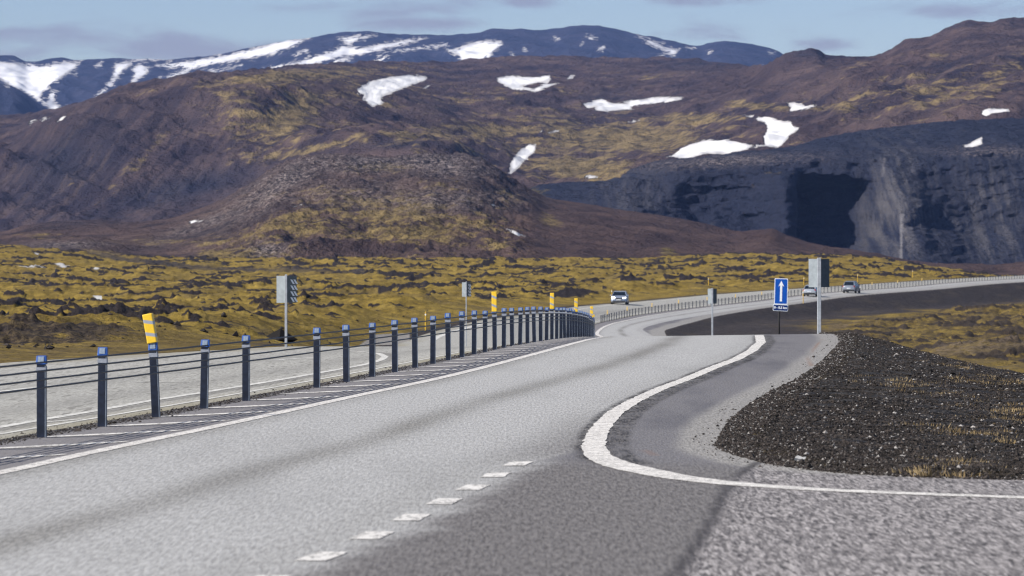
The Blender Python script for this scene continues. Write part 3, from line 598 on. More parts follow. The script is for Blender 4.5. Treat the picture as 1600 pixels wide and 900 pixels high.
# quarried scoria cliff on the right
rim = [(-3000, 420), (700, 420), (770, 330), (825, 296), (850, 287), (900, 285), (955, 287), (985, 268), (1030, 252), (1100, 245), (1180, 236), (1240, 229), (1275, 218), (1330, 207), (1380, 200), (1450, 192), (1500, 188), (1600, 184), (2000, 170), (4000, 150)]
m_cliff = mat_mountain('scoria_cliff', (.018, .018, .028), (.040, .037, .046), (.05, .042, .024), (.11, .085, .04), 1.6, streak=(.20, .008, .022), bump=1.1)
def d_cliff(px, py, x, d, t):
    e = (1 - .9 * sst(t, .86, 1)); mid = sst(t, .0, .1) * e
    # large cove with an overhanging western wall, a smaller one beside it, and a scree fan
    cove = sst(px, 1240, 1262) * (1 - sst(px, 1330, 1395)) * sst(py, 268, 300) * (1 - sst(py, 396, 420))
    cov2 = sst(px - .45 * (py - 300), 1052, 1068) * (1 - sst(px, 1120, 1245)) * sst(py, 288, 300) * (1 - sst(py, 345, 380))
    cov3 = sst(px, 1430, 1450) * (1 - sst(px, 1520, 1620)) * sst(py, 240, 275) * (1 - sst(py, 400, 430))
    fan = np.exp(-((px - (1395 + .1 * (py - 250))) / (28 + .42 * np.clip(py - 250, 0, 200))) ** 2) * sst(py, 240, 330)
    cone = np.exp(-((px - 985) / (20 + .9 * np.clip(py - 290, 0, 140))) ** 2) * sst(py, 285, 340)
    but = np.exp(-((px - 1222) / 26) ** 2) * sst(py, 262, 300) * (1 - .4 * sst(py, 340, 410))
    dy = 85 * cove + 11 * cov2 + 6 * cov3 - 55 * fan - 45 * cone - 45 * but
    dy = dy + (7 - 4 * sst(px, 1400, 1460)) * ridged(x / 58, py / 60, 4, 51) * mid * (1 - .8 * fan) + 3.5 * fbm(x / 14, py / 14, 3, 52) * mid
    dz = 3 * fbm(x / 90, py / 60, 3, 53) * mid + 1.0 * ridged(x / 120, py / 7, 3, 57) * mid * (1 - fan) * sst(px, 1480, 1380) + 2.2 * fbm(x / 40, py / 9, 3, 54) * mid * sst(px, 1500, 1250) + .9 * fbm(x / 8, d / 8, 3, 55)
    return 0 * x, dy, dz
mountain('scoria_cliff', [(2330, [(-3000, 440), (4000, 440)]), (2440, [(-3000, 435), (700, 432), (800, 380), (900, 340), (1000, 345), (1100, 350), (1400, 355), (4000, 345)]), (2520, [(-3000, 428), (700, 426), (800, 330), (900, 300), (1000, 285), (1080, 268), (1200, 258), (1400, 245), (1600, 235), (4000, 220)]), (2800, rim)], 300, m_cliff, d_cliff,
    lambda px, py, x, d: dict(dark=np.clip(.82 + .18 * blob(px, py, [(1500, 230, 260, 40, 1, 0), (1300, 330, 90, 60, 1, 0), (1150, 330, 100, 40, .8, 0), (1560, 320, 90, 60, .5, 0), (870, 300, 60, 14, .8, 0)]), 0, 1),  # dark scoria with haze and shade painted in, deepest around the coves
        moss=blob(px, py, [(830, 300, 30, 10, .7, 0), (1060, 262, 60, 6, .35, 0), (1210, 270, 50, 6, .4, 0)]),
        red=blob(px, py, [(900, 350, 60, 20, .25, 10), (1420, 270, 60, 20, .2, 0)]),
        scree=np.clip(blob(px, py, [(1400, 340, 60, 110, 1, 0), (1545, 340, 60, 90, .8, 0), (985, 310, 60, 60, .45, 0), (1080, 400, 60, 30, .4, 0)]), 0, 1),
        rubble=blob(px, py, [(1130, 252, 130, 9, .8, -3), (1550, 236, 90, 8, .5, 0)]),
        pale=np.maximum(sst(-sdf(px, py, [(1409, 335), (1410.5, 335), (1409, 404), (1407, 404)]), 2.2, 0), .45 * sst(-sdf(px, py, [(1380, 248), (1381, 248), (1380, 275), (1379, 275)]), 2.4, 0))),
    [r8((1400, 463), (1440, 440), (1468, 428), (1470, 450), (1440, 462))], .05)

# nearer rubble hill with its smooth right shoulder
hill = [(-3000, 385), (-300, 372), (0, 362), (40, 352), (90, 345), (140, 343), (200, 347), (260, 342), (295, 332), (330, 319), (370, 300), (405, 278), (435, 258), (470, 246), (520, 240), (570, 242), (610, 247), (640, 243), (680, 240), (720, 240), (750, 247), (775, 262), (800, 280), (830, 296), (860, 310), (910, 318), (970, 328), (1040, 338), (1100, 349), (1150, 362), (1175, 360), (1205, 357), (1230, 367), (1270, 380), (1330, 393), (1400, 404), (1470, 412), (1600, 424), (2200, 430), (4000, 440)]
m_hill = mat_mountain('rubble_hill', (.034, .024, .026), (.105, .069, .058), (.085, .062, .026), (.235, .170, .065), 2.2, bump=1.15)
def d_hill(px, py, x, d, t):
    e = (1 - .9 * sst(t, .9, 1)); rough = sst(px, 300, 420) * (1 - sst(px, 790, 860))
    z = 3.6 * fbm(x / 75, d / 110, 4, 61) * e + 1.7 * fbm(x / 22, d / 36, 4, 62) * e * (.35 + rough) + .75 * fbm(x / 6, d / 8, 3, 63, .6) * (.3 + rough) + rough * .8 * np.abs(fbm(x / 2.4, d / 3, 2, 64))
    return 0 * x, 0 * x, z
hill_moss = [(620, 345, 220, 60, .58, 0), (420, 370, 160, 24, .48, 0), (560, 320, 130, 30, .62, 0), (640, 362, 130, 28, .72, 0), (470, 350, 90, 30, .66, 0), (590, 262, 60, 10, .75, 0), (700, 290, 60, 14, .55, 0), (395, 395, 70, 10, .8, 0), (350, 398, 50, 10, .85, 0), (790, 305, 40, 12, .6, 20), (270, 378, 160, 8, .45, 0), (150, 398, 60, 10, .7, 0), (860, 345, 25, 12, .6, 30), (1045, 393, 18, 8, .85, 20), (770, 380, 60, 14, .6, 0), (60, 370, 60, 6, .4, 0), (1240, 396, 60, 6, .3, 0), (500, 300, 60, 18, .4, 0)]
mountain('rubble_hill', [(1350, [(-3000, 428), (4000, 440)]), (1640, [(a, lerp(b, 418, .45)) for a, b in hill]), (2120, hill)], 260, m_hill, d_hill,
    lambda px, py, x, d: dict(moss=blob(px, py, hill_moss), red=np.clip(sst(px, 740, 860), 0, 1) * .45 + blob(px, py, [(1200, 365, 50, 10, .9, 10), (600, 380, 120, 20, .4, 0)]),
        dark=blob(px, py, [(100, 345, 120, 9, .45, 0), (640, 250, 140, 12, .3, 0), (80, 386, 60, 6, .5, 0)]),
        rubble=blob(px, py, [(440, 285, 120, 24, 1.0, -32), (560, 255, 130, 16, .9, 0), (690, 256, 90, 22, 1.0, 6), (700, 310, 120, 20, .7, 0), (330, 345, 90, 12, .8, -20), (420, 392, 30, 14, .9, 0), (110, 382, 60, 6, .8, 0), (560, 300, 140, 24, .5, 0)])),
    [[(292, 347), (317, 340), (305, 346), (320, 344), (300, 349)], [(449, 325), (472, 320), (460, 325)], [(760, 318), (781, 321), (770, 322)], [(788, 355), (800, 359), (821, 370), (805, 367)], [(650, 228), (651, 228), (650, 229)]], .05)

# ------------------------------------------------------------------ haze: one even volume of air
m_haze, N = mat('haze_air')
pv = N.n('ShaderNodeVolumePrincipled'); pv.inputs['Color'].default_value = (.30, .47, 1.0, 1); pv.inputs['Density'].default_value = 2.3e-5
pv.inputs['Anisotropy'].default_value = 0.0
o_ = N.n('ShaderNodeOutputMaterial'); m_haze.node_tree.links.new(pv.outputs[0], o_.inputs['Volume'])
hz = mesh_obj('haze', *box(-26000, 26000, -300, 13500, -120, 900), m_haze); tag(hz, kind='stuff')

# ------------------------------------------------------------------ simple materials for things
def plain(name, col, rough=.6, metal=0., spec=.4, var=.25, sc=20, emis=None, es=0):
    m, N = mat(name); P = N.pos(); n = N.noise(P, sc, 4, .65)
    c = N.mix(N.ramp(n, .3, .7), tuple(v * (1 - var) for v in col), tuple(min(1, v * (1 + var * .6)) for v in col))
    N.out(c, rough, metal, spec=spec, emis=emis, es=es); return m
m_steel = plain('navy_steel', (.012, .018, .038), .5, .35, .5, .4, 14)
m_inner = plain('galvanised_flange', (.17, .20, .25), .55, .2, .5, .25, 18)
m_cap = plain('blue_plastic_cap', (.010, .075, .32), .5, 0, .5, .35, 25)
m_refl = plain('grey_reflector', (.22, .27, .34), .4, .1, .6, .3, 60)
m_band = plain('pale_band', (.26, .28, .33), .5, 0, .4, .2, 30)
m_cable = plain('steel_rope', (.028, .028, .036), .5, .5, .4, .3, 40)
m_galv = plain('galvanised', (.34, .36, .39), .65, .0, .3, .2, 9)
m_back = plain('sign_back', (.27, .30, .32), .75, .0, .15, .15, 6)
m_leaf = plain('dark_shaded_leaf', (.13, .15, .16), .8, .0, .1, .2, 6)
m_black = plain('black_pole', (.020, .018, .018), .6)
m_blue = plain('sign_blue', (.008, .085, .42), .7, 0, .12, .15, 8)
m_navy = plain('sign_navy', (.006, .028, .14), .7, 0, .12, .15, 8)
m_white = plain('sign_white', (.80, .83, .86), .7, 0, .15, .08, 20)
m_yellow = plain('delineator_yellow', (.62, .38, .03), .5, 0, .4, .2, 12)
m_grit = plain('lava_grit', (.030, .024, .022), .95, 0, .1, .6, 30)
m_sleeve, N = mat('yellow_sleeve')
tc = N.n('ShaderNodeTexCoord'); s3 = N.n('ShaderNodeSeparateXYZ'); N.put(s3.inputs[0], tc.outputs['Object'])
ph = N.math('FRACT', N.math('ADD', N.math('MULTIPLY', s3.outputs[2], 6.3), N.math('MULTIPLY', s3.outputs[0], 2.6)))
st = N.math('MULTIPLY', N.math('GREATER_THAN', ph, .55), N.math('LESS_THAN', ph, .82))
N.out(N.mix(st, N.mix(N.noise(N.pos(), 30, 3), (.72, .44, .02), (.86, .56, .04)), (.30, .32, .38)), .4, spec=.5)

# ------------------------------------------------------------------ cable barrier
def post_meshes():
    b = MB()                                              # flattened C section, open side turned to the right
    b.prism([(-.040, -.028), (.034, -.028), (.034, -.022), (-.034, -.022), (-.034, .022), (.034, .022), (.034, .028), (-.040, .028)], -.05, .70)
    fl = MB().box(.0345, .042, -.028, -.012, -.05, .66).box(.0345, .042, .012, .028, -.05, .66)
    cp = MB(); cp.add([(-.048, -.036, .672), (.048, -.036, .672), (.048, .036, .672), (-.048, .036, .672), (-.044, -.020, .752), (.044, -.020, .752), (.044, .030, .752), (-.044, .030, .752)], box(0, 1, 0, 1, 0, 1)[1])
    rf_ = MB().add([(-.028, -.0385, .69), (.028, -.0385, .69), (.028, -.0265, .745), (-.028, -.0265, .745), (-.028, -.034, .69), (.028, -.034, .69), (.028, -.022, .745), (-.028, -.022, .745)], [(0, 1, 2, 3), (4, 7, 6, 5), (0, 4, 5, 1), (3, 2, 6, 7), (0, 3, 7, 4), (1, 5, 6, 2)])
    bd = MB().box(-.0445, .0445, -.0315, .0315, .605, .645)
    return b, fl, cp, rf_, bd
pieces = post_meshes()
def zr(x, d): return float(zroad(np.array(float(x)), np.array(float(d))))
def barrier(name, label, d0, d1, step, skip, sleeves, detail, tilts={}):
    root = empty(name, (float(Xb(d0)), d0, zr(Xb(d0), d0))); tag(root, label, 'cable barrier')
    o0 = Vector(root.location); ds = np.arange(d0, d1, step); proto = None; cnt = 0; extra = MB()
    ax_ = []
    for i, d in enumerate(ds):
        x = float(Xb(d)); z = zr(x, d); ax_.append((x, d, z))
        if i in skip: continue
        cnt += 1
        rz = -math.atan((float(Xb(d + 1)) - float(Xb(d - 1))) / 2) * .8
        lx, ly = tilts.get(i, (random.gauss(0, .013), random.gauss(0, .013)))
        loc = Vector((x, d, z)) - o0
        if not detail and cnt > 100:
            c_, s_ = math.cos(rz), math.sin(rz)
            for pc in (pieces[0], pieces[2]):
                extra.add([(loc.x + a * c_ - b_ * s_, loc.y + a * s_ + b_ * c_, loc.z + h_) for a, b_, h_ in pc.v], pc.f)
            continue
        if proto is None:
            p = pieces[0].build('post', m_steel, root); subs = []
            if detail:
                bevel(p, .003, 1)
                subs = [pieces[1].build('flange', m_inner, p), pieces[2].build('cap', m_cap, p), pieces[3].build('reflector', m_refl, p), pieces[4].build('band', m_band, p)]
                bevel(subs[1], .006, 2)
            else:
                subs = [pieces[2].build('cap', m_steel, p)]
            proto = (p, subs)
        else:
            p = proto[0].copy(); COL.objects.link(p); p.parent = root
            for q in proto[1]: c_ = q.copy(); COL.objects.link(c_); c_.parent = p
        p.location = loc; p.rotation_euler = (ly, lx, rz)
        sz = random.uniform(.98, 1.02); p.scale = (1, 1, sz)
        if i in sleeves:
            s_ = MB(); hh = .30 if i == 2 and detail else .37
            s_.box(-.047, .047, -.042, .042, 0, hh); so = s_.build('reflector_sleeve', m_sleeve, p); bevel(so, .008, 2)
            so.location = (0, 0, .735 if i == 2 and detail else .70)
            if i == 2 and detail: so.rotation_euler = (0, R(-7), 0)
            if detail: so['label'] = 'yellow reflective sleeve with grey stripes, leaning' if i == 2 else 'yellow reflective sleeve with grey stripes'
    if extra.v: e_ = extra.build('post', m_steel, root); e_['kind'] = 'stuff'
    if detail:
        for h_ in (.683, .607, .53, .457):
            sag = []
            for k, (x, d, z) in enumerate(ax_):
                side = .046
                sag.append((x + side - o0.x, d - o0.y, z + h_ - o0.z))
                if k < len(ax_) - 1: x2, d2, z2 = ax_[k + 1]; sag.append(((x + x2) / 2 + side - o0.x, (d + d2) / 2 - o0.y, (z + z2) / 2 + h_ - .002 - o0.z))
            MB().tube(sag, .0095, 6).build('cable', m_cable, root, smooth=True)
    else:
        for h_ in (.683, .57, .457):
            MB().tube([(x - o0.x, d - o0.y, z + h_ - o0.z) for x, d, z in ax_[::2]], .0095, 4).build('cable', m_cable, root)
    return root
near = barrier('cable_barrier', 'dark blue steel posts with blue caps strung with four wire ropes along the near median', 37 - 4 * 2.42, 172, 2.42, {9}, {6, 20, 28, 35, 43, 50, 56}, True, {4: (0.0, .0), 5: (.01, 0), 6: (-.035, .03)})
farb = barrier('cable_barrier', 'distant line of small dark posts along the curve of the far road', 384, 742, 2.33, set(), set(range(3, 150, 8)), False)
# fix the leaning sleeve on the tilted post
for ch in near.children:
    for q in ch.children:
        if q.name.startswith('reflector_sleeve') and abs((ch.location + near.location).y - 41.84) < 1.3:
            q.rotation_euler = (0, R(-8), 0); q.location = (-.002, 0, .745); q['label'] = 'yellow reflective sleeve with grey stripes, leaning to the left'; q.scale = (1.08, 1.05, .8)
# grit and loose turf along the barrier foot
def stones(name, pts, sizes, material, tint=None, flat=.7):
    n = len(pts); base = np.array([(1, 0, 0), (-1, 0, 0), (0, 1, 0), (0, -1, 0), (0, 0, 1), (0, 0, -1)], float)
    fc = np.array([(0, 2, 4), (2, 1, 4), (1, 3, 4), (3, 0, 4), (2, 0, 5), (1, 2, 5), (3, 1, 5), (0, 3, 5)])
    v = base[None] * (1 + .45 * rng.uniform(-1, 1, (n, 6, 1))) + .25 * rng.uniform(-1, 1, (n, 6, 3))
    a = rng.uniform(0, 6.28, n); ca, sa = np.cos(a)[:, None], np.sin(a)[:, None]
    v = np.stack([v[..., 0] * ca - v[..., 1] * sa, v[..., 0] * sa + v[..., 1] * ca, v[..., 2] * flat], -1) * np.asarray(sizes)[:, None, None]
    v = v + np.asarray(pts)[:, None, :]
    f = fc[None] + (np.arange(n) * 6)[:, None, None]
    t = rng.uniform(0, 1, n) if tint is None else tint
    return mesh_obj(name, v.reshape(-1, 3), f.reshape(-1, 3), material, attrs=dict(tone=np.repeat(t, 6)))
m_stone, N = mat('lava_stone'); tt = N.attr('tone')
c = N.mix(N.ramp(tt, 0, .85), (.006, .005, .0045), (.046, .037, .032))
c = N.mix(N.ramp(tt, .93, .995), c, (.30, .28, .265))
N.out(c, .9, spec=.25)
# gravel verge on the right, larger share of stones near the viewer
n_ = 230000
u = rng.uniform(0, 1, n_); dS = 1 / (1 / 27.5 + u * (1 / 118 - 1 / 27.5))
xe = XR(dS); xS = xe - .25 + rng.uniform(0, 1, n_) ** 1.15 * (np.minimum(.15 * dS + 1.2, 15) - np.minimum(xe, 8))
ok = (xS < .15 * dS) & (xS > xe - .3); dS, xS = dS[ok], xS[ok]; xe = xe[ok]
sl_ = (XR(dS + .2) - XR(dS - .2)) / .4; sd_ = (xS - xe) / np.sqrt(1 + sl_ ** 2)
ok = (sd_ > -.02) | (rng.uniform(0, 1, len(dS)) < .015); dS, xS, sd_ = dS[ok], xS[ok], sd_[ok]
keep = rng.uniform(0, 1, len(dS)) < lerp(1, .22, sst(sd_, 2.0, 5.5)); dS, xS, sd_ = dS[keep], xS[keep], sd_[keep]
zS = ground_z(xS, dS) + np.where(sd_ > 0, .035 * sst(sd_, 0, .45), 0) + .10 * fbm(xS / 2.2, dS / 2.2, 3, 91) * sst(sd_, 1.5, 5) + .03 * fbm(xS / .9, dS / .9, 3, 5) * sst(sd_, 0, .5)
size = rng.lognormal(math.log(.0085), .42, len(dS)) * np.interp(dS, [28, 60, 110], [.85, 1.05, 1.35])
gv = stones('gravel', np.stack([xS, dS, zS + size * .25], -1), size, m_stone); tag(gv, 'loose black and grey lava gravel heaped along the right roadside', 'gravel', kind='stuff')
# grit at the barrier foot
n_ = 7000
dB = 1 / (1 / 24 + rng.uniform(0, 1, n_) * (1 / 115 - 1 / 24)); xB = Xb(dB) - .14 + rng.normal(0, .10, n_)
zB = zroad(xB, dB); sz = rng.lognormal(math.log(.007), .4, n_)
tag(stones('roadside_grit', np.stack([xB, dB, zB + sz * .2], -1), sz, m_stone), 'dark grit gathered along the foot of the near barrier', 'grit', kind='stuff')

# dry grass tufts on the gravel
def blades(name, centres, hs, nb, material, spread=.12):
    V, Fc, T = [], [], []; b = 0
    for (x, y, z), h in zip(centres, hs):
        t = random.random()
        for _ in range(nb):
            a = random.uniform(0, 6.28); r_ = random.random() * spread; bx_, by_ = x + math.cos(a) * r_, y + math.sin(a) * r_
            hh = h * random.uniform(.5, 1.1); le = random.uniform(.1, .8) * hh; ww = .004 + .004 * random.random(); q = random.uniform(0, 3.14)
            V += [(bx_ - ww * math.cos(q), by_ - ww * math.sin(q), z - .01), (bx_ + ww * math.cos(q), by_ + ww * math.sin(q), z - .01), (bx_ + math.cos(a) * le, by_ + math.sin(a) * le, z + hh)]
            Fc.append((b, b + 1, b + 2)); b += 3; T += [t] * 3
    return mesh_obj(name, V, Fc, material, attrs=dict(tone=np.array(T)))
m_grass, N = mat('dry_grass'); tt = N.attr('tone')
N.out(N.mix(tt, (.14, .095, .042), (.33, .25, .14)), .9, spec=.1)
cs, hs = [], []
cl_ = [(1505, 600), (1430, 610), (1545, 560), (1590, 640), (1560, 690), (1515, 690), (1480, 575), (1600, 585), (1575, 600), (1500, 735), (1530, 592), (1590, 668), (1420, 603), (1550, 650)]
for px, py in cl_:
    x0, d0 = hit(px, py, 28, 105, ground_z)
    for _ in range(16): cs.append((x0 + random.gauss(0, .28), d0 + random.gauss(0, .9)))
for _ in range(1500):
    d_ = 1 / (1 / 34 + random.random() * (1 / 150 - 1 / 34)); x_ = float(XR(d_)) + random.uniform(1.8, 13)
    if x_ < .16 * d_ and float(perlin(np.array(x_ / 1.4), np.array(d_ / 2.2), 77)) > .12: cs.append((x_, d_))
cx = np.array([c_[0] for c_ in cs]); cy = np.array([c_[1] for c_ in cs]); cz = ground_z(cx, cy) + .02
hs = [random.uniform(.025, .065) for _ in cs]
tag(blades('dry_grass', list(zip(cx, cy, cz)), hs, 34, m_grass, .16), 'tufts of dry straw coloured grass on the gravel verge', 'grass', kind='stuff')

# loose lava blocks lying on the moss
n_ = 4200
dK = 1 / (1 / 66 + rng.uniform(0, 1, n_) * (1 / 700 - 1 / 66)); pK = rng.uniform(-250, 1500, n_); xK = (pK - PX0) / F * dK
okk = XLL(dK) - xK > 2.5
rkv = fbm(xK / 13, dK / 21, 4, 81, 0.6) + 0.35 * fbm(xK / 3.2, dK / 3.2, 3, 90, 0.6)
okk &= (rkv > .22) | (rng.uniform(0, 1, n_) < .05)
xK, dK = xK[okk], dK[okk]
def sample_ground(x, d):
    pxs = PX0 + F * x / d; i = np.clip(np.searchsorted(D, d) - 1, 0, len(D) - 2); j = np.clip(np.searchsorted(cols, pxs) - 1, 0, len(cols) - 2)
    a = (d - D[i]) / (D[i + 1] - D[i]); b = (pxs - cols[j]) / (cols[j + 1] - cols[j])
    return (zg[i, j] * (1 - a) + zg[i + 1, j] * a) * (1 - b) + (zg[i, j + 1] * (1 - a) + zg[i + 1, j + 1] * a) * b
zK = sample_ground(xK, dK); sK = rng.lognormal(math.log(.055), .5, len(xK)) * np.interp(dK, [60, 300, 700], [.8, 1.8, 3])
tag(stones('lava_rubble', np.stack([xK, dK, zK + sK * .2], -1), sK, m_stone, rng.uniform(0, .75, len(xK))), 'dark lava blocks strewn over the moss', 'rubble', kind='stuff')

# ------------------------------------------------------------------ signs
def gz(x, d): return float(sample_ground(np.array([float(x)]), np.array([float(d)]))[0])
def marker_sign(label, px, d, ytop_, ph, pw, stripes, pole_r, panel_mat=m_back):
    x = (px - PX0) / F * d; zb = gz(x, d); zt = (PY0 - ytop_) / F * d
    r_ = empty('marker_sign', (x, d, zb)); tag(r_, label, 'road sign', 'angled roadside marker signs')
    H_ = zt - zb
    bevel(MB().box(-pole_r, pole_r, -pole_r, pole_r, -.4, H_ + .03).build('pole', m_galv, r_), .008)
    for sgn, nm in ((-1, 'left'), (1, 'right')):
        w_ = pw; an = R(24)
        pn = MB().box(0, w_, -.004, .004, H_ - ph, H_); pn.box(0.02, w_ - .02, -.012, -.0045, H_ - ph + .08, H_ - ph + .11); pn.box(0.02, w_ - .02, -.012, -.0045, H_ - .11, H_ - .08)
        o = pn.build('panel', panel_mat, r_); o.location = (sgn * pole_r, pole_r * .2, 0); o.rotation_euler = (0, 0, -an if sgn > 0 else math.pi + an)
        if sgn > 0:
            # the right leaf faces away from the sun: shade painted into its dark face
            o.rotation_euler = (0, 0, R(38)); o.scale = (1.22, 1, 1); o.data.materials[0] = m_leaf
            if stripes:
                sb = MB()
                for k in range(4):
                    z0 = H_ - ph * (.22 + .22 * k)
                    for q in (0, 1):
                        s0 = w_ * (.28 + .34 * q)
                        sb.add([(s0, -.016, z0 + .05), (s0 + w_ * .2, -.016, z0 + .05), (s0 + w_ * .48, -.016, z0 - .05), (s0 + w_ * .28, -.016, z0 - .05),
                                (s0, -.0125, z0 + .05), (s0 + w_ * .2, -.0125, z0 + .05), (s0 + w_ * .48, -.0125, z0 - .05), (s0 + w_ * .28, -.0125, z0 - .05)],
                               [(0, 1, 2, 3), (4, 7, 6, 5), (0, 3, 7, 4), (1, 5, 6, 2), (0, 4, 5, 1), (3, 2, 6, 7)])
                sb.build('stripes', m_white, o)
        else:
            o.rotation_euler = (0, 0, math.pi - R(24))
            if sgn < 0: pass
    return r_
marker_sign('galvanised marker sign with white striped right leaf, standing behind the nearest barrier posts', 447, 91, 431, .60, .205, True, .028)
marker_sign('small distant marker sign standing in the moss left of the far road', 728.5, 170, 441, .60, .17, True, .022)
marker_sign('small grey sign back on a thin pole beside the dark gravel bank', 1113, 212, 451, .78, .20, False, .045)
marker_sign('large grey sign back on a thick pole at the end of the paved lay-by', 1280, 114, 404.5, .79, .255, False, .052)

def text_obj(txt, size, material, parent, loc, name='lettering'):
    cu = bpy.data.curves.new(name, 'FONT'); cu.body = txt; cu.size = size; cu.extrude = .001; cu.align_x = 'CENTER'; cu.align_y = 'CENTER'; cu.offset = .004
    to = bpy.data.objects.new(name, cu); COL.objects.link(to)
    dg_ = bpy.context.evaluated_depsgraph_get(); me = bpy.data.meshes.new_from_object(to.evaluated_get(dg_)); bpy.data.objects.remove(to)
    me.materials.clear(); me.materials.append(material)
    o = bpy.data.objects.new(name, me); COL.objects.link(o); o.parent = parent; o.location = loc; o.rotation_euler = (R(90), 0, 0); return o
d = 150; x = (1218 - PX0) / F * d; zb = gz(x, d)
bs = empty('direction_sign', (x, d, zb)); tag(bs, 'blue sign with white upward arrow and small distance plate on a dark pole', 'road sign')
H_ = -(435 - PY0) / F * d - zb
MB().tube([(0, .02, -.4), (-.02, .02, .9), (.02, .02, H_ - .1)], .034, 10).build('pole', m_black, bs, smooth=True)
def rrect(w_, h_, r_=.03, n=5):
    p = []
    for cx_, cz_, a0 in ((w_ / 2 - r_, h_ / 2 - r_, 0), (-w_ / 2 + r_, h_ / 2 - r_, 90), (-w_ / 2 + r_, -h_ / 2 + r_, 180), (w_ / 2 - r_, -h_ / 2 + r_, 270)):
        for k in range(n): a = R(a0 + 90 * k / (n - 1)); p.append((cx_ + r_ * math.cos(a), cz_ + r_ * math.sin(a)))
    return p
def plate(name, w_, h_, y0, y1, m_, parent, loc, rot=0):
    b = MB().prism(rrect(w_, h_), 0, 1); o = mesh_obj(name, [(p[0], y1 + (y0 - y1) * p[2], p[1]) for p in b.v], [f[::-1] if False else f for f in b.f], m_, parent); o.location = loc; o.rotation_euler = (0, R(rot), 0); return o
pnl = plate('panel', .49, .95, -.035, -.015, m_white, bs, (.055, 0, H_ - .475), 1.5)
plate('face', .44, .90, -.038, -.0352, m_blue, pnl, (0, 0, 0))
ar = MB(); pts = [(-.040, -.37), (.040, -.37), (.040, .22), (.105, .18), (.0, .39), (-.105, .18), (-.040, .22)]; b = len(pts)
ar.add([(a, -.042, c_) for a, c_ in pts] + [(a, -.0385, c_) for a, c_ in pts], [tuple(range(b)), tuple(range(b, 2 * b))[::-1]] + [(i, b + i, b + (i + 1) % b, (i + 1) % b) for i in range(b)])
ar.build('arrow', m_white, pnl)
pl = plate('distance_plate', .55, .24, -.035, -.015, m_white, bs, (.035, 0, H_ - 1.075), 3.0)
plate('plate_face', .52, .205, -.038, -.0352, m_navy, pl, (0, 0, 0))
text_obj('0 - 0,5 km', .115, m_white, pl, (0, -.0395, .0))

# yellow roadside delineators
def delineator(px, d, h, label, x=None):
    x = (px - PX0) / F * d if x is None else x
    r_ = empty('delineator_post', (x, d, gz(x, d))); tag(r_, label, 'marker post', 'yellow roadside marker posts')
    MB().tube([(0, 0, -.2), (0, 0, h)], .045, 8).build('shaft', m_yellow, r_, smooth=False)
    MB().tube([(0, 0, h - .28), (0, 0, h - .16)], .048, 8).build('reflector_band', m_white, r_)
delineator(665, 292, 1.35, 'thin yellow marker post beside the striped sign, behind the near barrier posts')
delineator(956, 462, 1.5, 'yellow marker post just left of the oncoming silver car')
delineator(1107, 560, 1.1, 'pale yellow marker post in front of the dark lava, above the small grey sign')
delineator(1340, 640, 1.5, 'yellow marker post rising behind the farther departing car')
delineator(1255, 497, 1.55, 'yellow marker post on the right verge beside the car half hidden by the grey sign')
delineator(1256, 600, 1.2, 'short yellow marker post far beyond the blue arrow sign')
delineator(1426, 700, 1.3, 'yellow marker post at the far edge of the road, right of both departing cars')

